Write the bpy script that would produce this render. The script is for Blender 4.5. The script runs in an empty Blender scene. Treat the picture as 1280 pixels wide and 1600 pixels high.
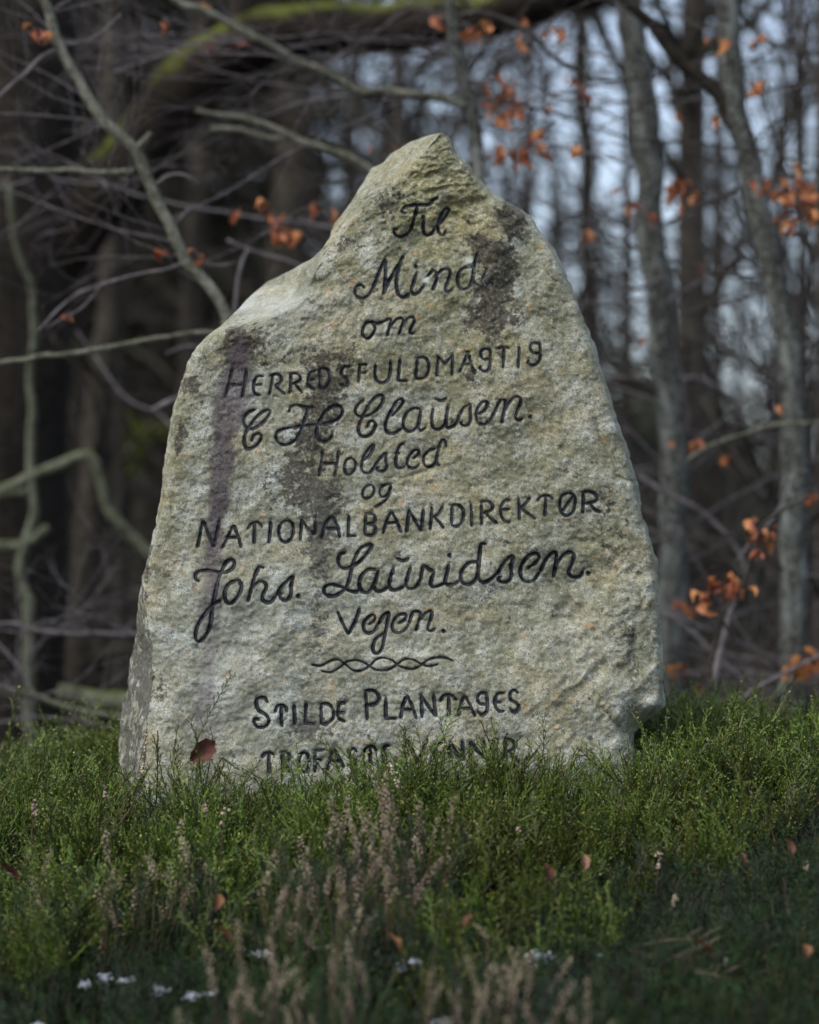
import bpy, math, random
import numpy as np
from mathutils import Vector, Matrix, Euler

random.seed(7)
RNG = np.random.default_rng(11)
R = math.radians
scene = bpy.context.scene
COL = scene.collection

# ------------------------------------------------------------------ camera
CAM = Vector((0.0, 0.0, 1.0))
TILT = math.atan(150 / 3777.8)
FPX = 85 / 36 * 1600
cam = bpy.data.cameras.new('camera')
cam.sensor_fit = 'VERTICAL'; cam.sensor_height = 36; cam.sensor_width = 28.8
cam.lens = 85; cam.clip_start = 0.05; cam.clip_end = 600
cam.dof.use_dof = True; cam.dof.focus_distance = 4.87; cam.dof.aperture_fstop = 1.75
camo = bpy.data.objects.new('camera', cam); COL.objects.link(camo)
camo.location = CAM; camo.rotation_euler = (math.pi / 2 + TILT, 0, 0)
scene.camera = camo

# ------------------------------------------------------------------ light
SUN_EL, SUN_AZ = R(52), R(-130)      # soft light through cloud, from behind and left of the camera
world = bpy.data.worlds.new('World'); scene.world = world; world.use_nodes = True
wn = world.node_tree; wn.nodes.clear()
sky = wn.nodes.new('ShaderNodeTexSky'); sky.sky_type = 'NISHITA'; sky.sun_disc = False
sky.sun_elevation = SUN_EL; sky.sun_rotation = SUN_AZ
sky.air_density = 1.0; sky.dust_density = 3.0; sky.ozone_density = 1.5
hs = wn.nodes.new('ShaderNodeHueSaturation'); hs.inputs['Saturation'].default_value = 0.74
bg = wn.nodes.new('ShaderNodeBackground'); bg.inputs['Strength'].default_value = 0.15
wo = wn.nodes.new('ShaderNodeOutputWorld')
wn.links.new(sky.outputs[0], hs.inputs['Color']); wn.links.new(hs.outputs[0], bg.inputs['Color'])
wn.links.new(bg.outputs[0], wo.inputs['Surface'])
sun = bpy.data.lights.new('sun', 'SUN'); sun.energy = 0.8; sun.angle = R(26); sun.color = (1.0, 0.96, 0.9)
suno = bpy.data.objects.new('sun', sun); COL.objects.link(suno)
sd = Vector((math.sin(SUN_AZ) * math.cos(SUN_EL), math.cos(SUN_AZ) * math.cos(SUN_EL), math.sin(SUN_EL)))
suno.rotation_euler = sd.to_track_quat('Z', 'Y').to_euler(); suno.location = (0, 0, 30)
vs = scene.view_settings
scene.display_settings.display_device = 'sRGB'
vs.view_transform = 'Standard'; vs.look = 'None'; vs.gamma = 1; vs.use_curve_mapping = False
vs.exposure = 0.86
scene.render.engine = 'CYCLES'
scene.cycles.use_denoising = True
scene.cycles.max_bounces = 5; scene.cycles.diffuse_bounces = 3; scene.cycles.glossy_bounces = 2
scene.cycles.transparent_max_bounces = 6


# ------------------------------------------------------------------ helpers
def P(px, py, d):
    """a point of the place: d metres out along the viewing axis, found on photo pixel (px, py)"""
    f = np.array([0, math.cos(TILT), math.sin(TILT)]); u = np.array([0, -math.sin(TILT), math.cos(TILT)])
    return np.array(CAM) + d * (f + np.array([1, 0, 0]) * (px - 640) / FPX + u * (800 - py) / FPX)


def hash2(ix, iy, seed):
    h = (ix.astype(np.int64) * 374761393 + iy.astype(np.int64) * 668265263 + seed * 974711) & 0x7fffffff
    h = ((h ^ (h >> 13)) * 1274126177) & 0x7fffffff
    return ((h ^ (h >> 16)) & 0xffff) / 65535.0


def vnoise(x, y, seed=0):
    ix = np.floor(x); iy = np.floor(y); fx = x - ix; fy = y - iy
    fx = fx * fx * fx * (fx * (fx * 6 - 15) + 10); fy = fy * fy * fy * (fy * (fy * 6 - 15) + 10)
    a = hash2(ix, iy, seed); b = hash2(ix + 1, iy, seed); c = hash2(ix, iy + 1, seed); d = hash2(ix + 1, iy + 1, seed)
    return (a + (b - a) * fx + (c - a) * fy + (a - b - c + d) * fx * fy) * 2 - 1


def fbm(x, y, octv=4, seed=0, gain=0.5):
    s = 0; a = 1
    for o in range(octv):
        s = s + a * vnoise(x * 2 ** o + 17.3 * o, y * 2 ** o - 9.1 * o, seed + o); a *= gain
    return s


def make_mesh(name, verts, faces, smooth=True):
    m = bpy.data.meshes.new(name)
    verts = np.asarray(verts, dtype=np.float32)
    if isinstance(faces, np.ndarray):
        n, k = faces.shape
        m.vertices.add(len(verts)); m.vertices.foreach_set('co', verts.ravel())
        m.loops.add(n * k); m.loops.foreach_set('vertex_index', faces.astype(np.int32).ravel())
        m.polygons.add(n); m.polygons.foreach_set('loop_start', np.arange(0, n * k, k, dtype=np.int32))
        m.update(calc_edges=True)
    else:
        m.from_pydata(verts.tolist(), [], faces); m.update()
    if smooth:
        m.polygons.foreach_set('use_smooth', np.ones(len(m.polygons), dtype=bool))
    return m


def link(name, mesh, mat=None, parent=None, loc=(0, 0, 0)):
    if mat is not None and not mesh.materials:
        mesh.materials.append(mat)
    o = bpy.data.objects.new(name, mesh); COL.objects.link(o)
    o.location = loc
    if parent is not None:
        o.parent = parent
    return o


def thing(name, label, cat, loc, group=None):
    o = bpy.data.objects.new(name, None); COL.objects.link(o); o.location = loc
    o.empty_display_size = 0.1
    o['label'] = label; o['category'] = cat
    if group: o['group'] = group
    return o


def tag(o, label, cat, group=None, kind=None):
    if label: o['label'] = label
    if cat: o['category'] = cat
    if group: o['group'] = group
    if kind: o['kind'] = kind
    return o


class MB:
    """collects geometry for one mesh; .i is the material index of what is added next"""
    def __init__(s): s.v = []; s.f = []; s.m = []; s.i = 0
    def add(s, v, f):
        b = len(s.v); s.v.extend([tuple(map(float, p)) for p in v])
        s.f.extend([tuple(b + k for k in q) for q in f]); s.m.extend([s.i] * len(f))
    def tube(s, pts, rad, sides=6, cap=True):
        pts = [Vector(p) for p in pts]; n = len(pts)
        if not hasattr(rad, '__len__'): rad = [rad] * n
        ref = Vector((0.31, 0.17, 0.93)); vs_ = []
        t0 = (pts[1] - pts[0]).normalized()
        if abs(t0.dot(ref)) > 0.95: ref = Vector((1, 0.1, 0))
        u = t0.cross(ref).normalized()
        for i, p in enumerate(pts):
            t = (pts[min(i + 1, n - 1)] - pts[max(i - 1, 0)]).normalized()
            u = (u - t * u.dot(t)); u = u.normalized() if u.length > 1e-6 else t.orthogonal().normalized()
            w = t.cross(u)
            for k in range(sides):
                a = 2 * math.pi * k / sides
                vs_.append(p + (u * math.cos(a) + w * math.sin(a)) * rad[i])
        fs = []
        for i in range(n - 1):
            for k in range(sides):
                k2 = (k + 1) % sides
                fs.append((i * sides + k, i * sides + k2, (i + 1) * sides + k2, (i + 1) * sides + k))
        if cap:
            fs.append(tuple(range(sides))[::-1]); fs.append(tuple((n - 1) * sides + k for k in range(sides)))
        s.add(vs_, fs)
    def mesh(s, name, mats, smooth=True):
        m = make_mesh(name, s.v if s.v else np.zeros((0, 3)), s.f, smooth)
        for k in (mats if isinstance(mats, (list, tuple)) else [mats]): m.materials.append(k)
        if s.m: m.polygons.foreach_set('material_index', s.m)
        return m


def smooth_line(pts, step=None, n=None):
    """Catmull-Rom through the points"""
    p = np.asarray(pts, float)
    if len(p) < 2: return p
    q = np.vstack([2 * p[0] - p[1], p, 2 * p[-1] - p[-2]]); out = []
    for i in range(len(p) - 1):
        a, b, c, d = q[i:i + 4]
        k = n or max(1, int(np.linalg.norm(c - b) / step))
        for t in np.arange(k) / k:
            out.append(0.5 * (2 * b + (c - a) * t + (2 * a - 5 * b + 4 * c - d) * t * t + (3 * b - a - 3 * c + d) * t ** 3))
    out.append(p[-1]); return np.array(out)


# ------------------------------------------------------------------ materials
class NT:
    def __init__(s, name, rough=0.85, spec=0.25):
        s.mat = bpy.data.materials.new(name); s.mat.use_nodes = True
        s.t = s.mat.node_tree; s.b = s.t.nodes['Principled BSDF']
        s.b.inputs['Roughness'].default_value = rough; s.b.inputs['Specular IOR Level'].default_value = spec
        s.co = s.t.nodes.new('ShaderNodeTexCoord')
    def L(s, a, b): s.t.links.new(a, b)
    def noise(s, scale, detail=4, rough=0.6, vec=None, dist=0.0):
        n = s.t.nodes.new('ShaderNodeTexNoise'); n.inputs['Scale'].default_value = scale
        n.inputs['Detail'].default_value = detail; n.inputs['Roughness'].default_value = rough
        n.inputs['Distortion'].default_value = dist
        s.L(vec or s.co.outputs['Object'], n.inputs['Vector']); return n.outputs['Fac']
    def voronoi(s, scale, vec=None):
        n = s.t.nodes.new('ShaderNodeTexVoronoi'); n.inputs['Scale'].default_value = scale
        s.L(vec or s.co.outputs['Object'], n.inputs['Vector']); return n.outputs['Distance']
    def mapped(s, scale):
        n = s.t.nodes.new('ShaderNodeMapping'); n.inputs['Scale'].default_value = scale
        s.L(s.co.outputs['Object'], n.inputs['Vector']); return n.outputs['Vector']
    def ramp(s, fac, stops):
        n = s.t.nodes.new('ShaderNodeValToRGB'); e = n.color_ramp.elements
        while len(e) < len(stops): e.new(0.5)
        for k, (p, c) in enumerate(stops):
            e[k].position = p; e[k].color = (*c, 1) if hasattr(c, '__len__') else (c, c, c, 1)
        s.L(fac, n.inputs['Fac']); return n.outputs['Color']
    def mix(s, fac, a, b, mode='MIX'):
        n = s.t.nodes.new('ShaderNodeMix'); n.data_type = 'RGBA'; n.blend_type = mode
        for sock, v in ((n.inputs['Factor'], fac), (n.inputs['A'], a), (n.inputs['B'], b)):
            if hasattr(v, 'links'): s.L(v, sock)
            elif hasattr(v, '__len__'): sock.default_value = (*v, 1)
            else: sock.default_value = v
        return n.outputs['Result']
    def math(s, op, a, b=None, c=None, clamp=False):
        n = s.t.nodes.new('ShaderNodeMath'); n.operation = op; n.use_clamp = clamp
        for k, v in enumerate((a, b, c)):
            if v is None: continue
            if hasattr(v, 'links'): s.L(v, n.inputs[k])
            else: n.inputs[k].default_value = v
        return n.outputs[0]
    def attr(s, name):
        n = s.t.nodes.new('ShaderNodeAttribute'); n.attribute_name = name
        p = s.t.nodes.new('ShaderNodeSeparateColor'); s.L(n.outputs['Color'], p.inputs[0])
        return p.outputs[0], p.outputs[1], p.outputs[2], n.outputs['Alpha']
    def normal_z(s):
        g = s.t.nodes.new('ShaderNodeNewGeometry'); p = s.t.nodes.new('ShaderNodeSeparateXYZ')
        s.L(g.outputs['Normal'], p.inputs[0]); return p.outputs[2]
    def rand(s):
        return s.t.nodes.new('ShaderNodeObjectInfo').outputs['Random']
    def bump(s, h, strength=0.5, dist=0.01, nrm=None):
        n = s.t.nodes.new('ShaderNodeBump'); n.inputs['Strength'].default_value = strength
        n.inputs['Distance'].default_value = dist; s.L(h, n.inputs['Height'])
        if nrm: s.L(nrm, n.inputs['Normal'])
        return n.outputs[0]
    def done(s, col, nrm=None, trans=None):
        if hasattr(col, 'links'): s.L(col, s.b.inputs['Base Color'])
        else: s.b.inputs['Base Color'].default_value = (*col, 1)
        if nrm: s.L(nrm, s.b.inputs['Normal'])
        return s.mat


def stone_nodes(k):
    """lichen-mottled granite colour and relief, shared by the stone and the worn paint in its letters"""
    big = k.noise(4.2, 5, 0.62); mid = k.noise(17, 5, 0.68); fine = k.noise(85, 5, 0.72); grain = k.noise(310, 3, 0.7)
    sa, sb, sc, sd_ = k.attr('weather_and_light')
    base = k.ramp(mid, [(0.30, (0.095, 0.108, 0.070)), (0.45, (0.205, 0.212, 0.152)), (0.58, (0.32, 0.34, 0.29)), (0.74, (0.46, 0.50, 0.49))])
    ochre = k.ramp(k.noise(9, 5, 0.6), [(0.46, 0.0), (0.70, 0.58)])
    base = k.mix(ochre, base, (0.36, 0.30, 0.165))
    base = k.mix(k.ramp(k.noise(13, 6, 0.75, None, 0.6), [(0.36, 0.72), (0.47, 0.0)]), base, (0.075, 0.082, 0.055))
    base = k.mix(k.math('MULTIPLY', sc, 0.7), base, k.ramp(fine, [(0.35, (0.115, 0.112, 0.038)), (0.7, (0.33, 0.30, 0.13))]))
    # pale crusty flecks and crystals
    base = k.mix(k.ramp(fine, [(0.53, 0.0), (0.68, 0.7)]), base, (0.47, 0.49, 0.45))
    base = k.mix(k.ramp(fine, [(0.33, 0.55), (0.43, 0.0)]), base, (0.09, 0.092, 0.062))
    base = k.mix(k.ramp(grain, [(0.40, 0.8), (0.50, 0.0)]), base, (0.085, 0.085, 0.055))
    base = k.mix(k.ramp(k.voronoi(120), [(0.06, 0.6), (0.16, 0.0)]), base, (0.07, 0.075, 0.055))
    base = k.mix(k.ramp(k.noise(46, 3, 0.5), [(0.66, 0.0), (0.74, 0.7)]), base, (0.40, 0.22, 0.08))
    # dark crust lichen, and the painted shade of the left flank: where the mask and a ragged noise agree
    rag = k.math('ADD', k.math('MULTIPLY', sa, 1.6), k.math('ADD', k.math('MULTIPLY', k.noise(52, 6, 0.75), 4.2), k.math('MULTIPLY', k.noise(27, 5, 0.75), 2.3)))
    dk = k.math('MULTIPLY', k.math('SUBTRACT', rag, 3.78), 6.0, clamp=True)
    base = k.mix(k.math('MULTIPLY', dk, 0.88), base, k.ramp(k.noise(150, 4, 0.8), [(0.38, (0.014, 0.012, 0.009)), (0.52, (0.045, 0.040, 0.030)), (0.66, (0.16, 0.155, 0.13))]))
    # old violet-brown run-off streak
    edge_ = k.math('ADD', k.math('MULTIPLY', sb, 1.5), k.math('ADD', k.math('MULTIPLY', k.noise(30, 5, 0.75), 1.8), k.math('MULTIPLY', fine, 1.2)))
    st = k.math('MULTIPLY', k.math('MULTIPLY', k.math('SUBTRACT', edge_, 1.75), 1.6, clamp=True), k.math('MULTIPLY', sb, 1.3, clamp=True))
    st = k.math('MULTIPLY', st, k.ramp(fine, [(0.30, 1.0), (0.65, 0.70)]))
    base = k.mix(st, base, k.ramp(grain, [(0.35, (0.036, 0.028, 0.031)), (0.68, (0.105, 0.083, 0.092))]))
    base = k.mix(k.math('MULTIPLY', sd_, 0.6), base, (0.47, 0.50, 0.47))  # bare patches, plus painted brightness on left shoulder and right rim
    h = k.math('ADD', k.math('MULTIPLY', fine, 0.6), k.math('ADD', k.math('MULTIPLY', grain, 0.22), k.math('MULTIPLY', mid, 1.2)))
    return base, k.bump(h, 0.9, 0.0042)


def mat_stone():
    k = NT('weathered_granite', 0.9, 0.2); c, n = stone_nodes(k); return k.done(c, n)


def mat_ink():
    k = NT('worn_black_paint', 0.55, 0.35); c, n = stone_nodes(k)
    sa, sb, sc, sd_ = k.attr('weather_and_light')
    w = k.math('ADD', k.noise(140, 4, 0.7), k.math('MULTIPLY', sd_, 0.26))
    worn = k.math('MULTIPLY', k.math('SUBTRACT', w, 0.74), 9, clamp=True)
    ink = k.mix(k.noise(60, 3), (0.003, 0.004, 0.005), (0.007, 0.011, 0.015))
    return k.done(k.mix(k.math('MULTIPLY', worn, 0.9), ink, c), n)


def mat_bark(name, dark, mid, pale, scale=9, moss=0.0, mossc=(0.062, 0.078, 0.012), stretch=(1, 1, 0.35), pale_at=0.58):
    k = NT(name, 0.9, 0.2)
    v = k.mapped(stretch)
    a = k.noise(scale, 5, 0.65, v); b = k.noise(scale * 4.5, 4, 0.65)
    c = k.ramp(a, [(0.33, dark), (0.5, mid), (pale_at + 0.12, pale)])
    c = k.mix(k.ramp(b, [(0.50, 0.0), (0.63, 0.85)]), c, pale)
    c = k.mix(k.ramp(k.noise(scale * 1.7, 3), [(0.56, 0.0), (0.68, 0.65)]), c, dark)
    if moss:
        m = k.math('ADD', k.math('MULTIPLY', k.normal_z(), 0.55), k.noise(scale * 0.8, 4))
        m = k.math('MULTIPLY', k.math('SUBTRACT', m, 0.95 - moss), 4, clamp=True)
        c = k.mix(m, c, k.mix(k.noise(scale * 6, 3), tuple(x * 0.45 for x in mossc), tuple(x * 1.5 for x in mossc)))
    return k.done(c, k.bump(k.math('ADD', a, k.math('MULTIPLY', b, 0.5)), 0.8, 0.02))


def mat_leafy(name, c1, c2, vary=0.35, rough=0.6, spec=0.3, scale=30):
    k = NT(name, rough, spec)
    c = k.mix(k.ramp(k.noise(scale, 3), [(0.35, 0.0), (0.65, 1.0)]), c1, c2)
    h = k.t.nodes.new('ShaderNodeHueSaturation'); k.L(c, h.inputs['Color'])
    r = k.rand()
    k.L(k.math('MULTIPLY_ADD', r, vary * 2, 1 - vary), h.inputs['Value'])
    k.L(k.math('MULTIPLY_ADD', r, 0.03 if 'leaf' in name else 0.05, 0.486 if 'leaf' in name else 0.475), h.inputs['Hue'])
    return k.done(h.outputs[0])


M_STONE = mat_stone(); M_INK = mat_ink()
M_BEECH = mat_bark('beech_bark', (0.014, 0.014, 0.011), (0.046, 0.047, 0.038), (0.22, 0.24, 0.225), 21, moss=0.0)
M_BEECHG = mat_bark('greenish_bark', (0.040, 0.044, 0.028), (0.10, 0.104, 0.075), (0.22, 0.22, 0.185), 20, moss=0.10, mossc=(0.10, 0.115, 0.045))
M_TWIG = mat_bark('twig_bark', (0.055, 0.048, 0.050), (0.135, 0.12, 0.125), (0.23, 0.215, 0.225), 30)
M_TWIGD = mat_bark('dark_twig_bark', (0.020, 0.017, 0.015), (0.045, 0.040, 0.034), (0.085, 0.078, 0.068), 24)
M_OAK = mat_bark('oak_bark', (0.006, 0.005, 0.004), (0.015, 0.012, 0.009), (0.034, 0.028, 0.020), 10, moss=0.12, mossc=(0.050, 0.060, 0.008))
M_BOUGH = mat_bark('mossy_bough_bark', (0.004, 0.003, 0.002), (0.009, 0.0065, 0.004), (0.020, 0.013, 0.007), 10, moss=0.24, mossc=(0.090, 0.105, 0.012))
M_LICHEN = mat_bark('mossy_lichen_bark', (0.022, 0.024, 0.015), (0.062, 0.068, 0.040), (0.15, 0.165, 0.12), 12, moss=0.15, mossc=(0.065, 0.08, 0.02))
M_PINE = mat_bark('far_trunk_bark', (0.015, 0.013, 0.009), (0.038, 0.033, 0.025), (0.088, 0.078, 0.062), 5, stretch=(1, 1, 0.2))
M_MOSS = mat_leafy('bright_moss', (0.085, 0.105, 0.012), (0.16, 0.19, 0.03), 0.15, 0.9, 0.1, 14)
M_NEEDLE = mat_leafy('spruce_needles', (0.020, 0.030, 0.016), (0.045, 0.055, 0.028), 0.4, 0.7, 0.2, 2)
M_DEADTW = mat_leafy('dead_conifer_twigs', (0.020, 0.018, 0.013), (0.052, 0.046, 0.034), 0.3, 0.9, 0.1, 3)
M_BLEAF = mat_leafy('withered_beech_leaf', (0.24, 0.075, 0.028), (0.40, 0.15, 0.065), 0.35, 0.6, 0.3, 25)
M_FLEAF = mat_leafy('pinkish_fallen_leaf', (0.12, 0.055, 0.032), (0.20, 0.10, 0.065), 0.2, 0.6, 0.3, 30)
M_OLEAF = mat_leafy('brown_fallen_leaf', (0.060, 0.022, 0.010), (0.13, 0.050, 0.022), 0.3, 0.7, 0.3, 40)
M_BIL1 = mat_leafy('bilberry_green_twig', (0.042, 0.072, 0.007), (0.105, 0.142, 0.014), 0.45, 0.5, 0.35, 40)
M_BIL3 = mat_leafy('bilberry_dark_twig', (0.018, 0.032, 0.006), (0.038, 0.058, 0.010), 0.35, 0.5, 0.35, 40)
M_BIL2 = mat_leafy('bilberry_twig_base', (0.022, 0.020, 0.010), (0.040, 0.034, 0.018), 0.3, 0.7, 0.3, 40)
M_BUD = mat_leafy('bilberry_bud', (0.16, 0.18, 0.035), (0.26, 0.24, 0.06), 0.3, 0.5, 0.3, 60)
M_HTH = mat_leafy('heather_green', (0.015, 0.036, 0.011), (0.036, 0.068, 0.019), 0.35, 0.65, 0.25, 30)
M_HTH2 = mat_leafy('heather_bluish_green', (0.016, 0.031, 0.019), (0.032, 0.055, 0.032), 0.35, 0.65, 0.25, 30)
M_HST = mat_leafy('heather_wood', (0.060, 0.038, 0.028), (0.13, 0.085, 0.06), 0.25, 0.8, 0.2, 40)
M_HFL = mat_leafy('dry_heather_flower', (0.20, 0.155, 0.105), (0.52, 0.43, 0.32), 0.2, 0.8, 0.2, 60)
M_STRAW = mat_leafy('dry_grass_blade', (0.13, 0.095, 0.070), (0.27, 0.21, 0.16), 0.25, 0.7, 0.3, 20)
M_GRASS = mat_leafy('grass_blade', (0.035, 0.07, 0.014), (0.07, 0.11, 0.025), 0.3, 0.5, 0.35, 20)


def mat_snow():
    k = NT('old_snow', 0.6, 0.3); k.b.inputs['Subsurface Weight'].default_value = 0.0
    return k.done((0.62, 0.68, 0.76), k.bump(k.noise(120, 4), 0.6, 0.006))


def mat_ground():
    k = NT('leaf_litter', 0.95, 0.1)
    a = k.noise(1.1, 5); b = k.noise(19, 5, 0.7)
    c = k.ramp(b, [(0.3, (0.016, 0.012, 0.009)), (0.52, (0.042, 0.029, 0.02)), (0.72, (0.095, 0.062, 0.042))])
    c = k.mix(k.ramp(a, [(0.5, 0.0), (0.66, 0.6)]), c, (0.024, 0.032, 0.013))
    return k.done(c, k.bump(b, 1.0, 0.03))


M_SNOW = mat_snow(); M_GROUND = mat_ground()


# ------------------------------------------------------------------ ground
def ground_z(x, y):
    x = np.asarray(x, float); y = np.asarray(y, float)
    z = np.interp(y, [-30, 2.2, 3.1, 4.0, 4.9, 5.3, 5.9, 6.6, 8.2, 11, 400],
                  [-0.35, -0.28, -0.04, 0.245, 0.555, 0.61, 0.62, 0.50, 0.12, 0.0, 0.0])
    z = z - 0.022 * np.clip((-x - 0.62) / 0.3, 0, 1) * np.exp(-((y - 5) / 1.5) ** 2)
    fall = np.clip(1 - np.abs(x) / 9, 0.0, 1)
    z = z * fall + (1 - fall) * np.minimum(z, 0.0)
    z = z + 0.074 * np.clip(x, -2, 2) * np.exp(-((y - 5) / 2.2) ** 2)
    z = z + 0.022 * fbm(x * 2.3, y * 2.3, 4, 3) + 0.12 * fbm(x * 0.22, y * 0.22, 3, 9) * np.clip((y - 8) / 8, 0, 1)
    return z


def grid_axis(lo, hi, parts):
    out = []
    for a, b, s in parts: out += list(np.arange(a, b, s))
    return np.array([lo] + out + [hi])


gx = grid_axis(-220, 220, [(-120, -20, 10), (-20, -4, 0.8), (-4, 4, 0.08), (4, 20, 0.8), (20, 121, 10)])
gy = grid_axis(-30, 400, [(-20, 2, 2), (2, 8, 0.08), (8, 30, 0.6), (30, 120, 6), (120, 390, 30)])
GX, GY = np.meshgrid(gx, gy); GZ = ground_z(GX, GY)
nx, ny = len(gx), len(gy)
idx = np.arange(nx * ny).reshape(ny, nx)
gf = np.stack([idx[:-1, :-1], idx[:-1, 1:], idx[1:, 1:], idx[1:, :-1]], -1).reshape(-1, 4)
g = link('ground', make_mesh('ground', np.stack([GX, GY, GZ], -1).reshape(-1, 3), gf), M_GROUND)
g['kind'] = 'structure'


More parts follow.
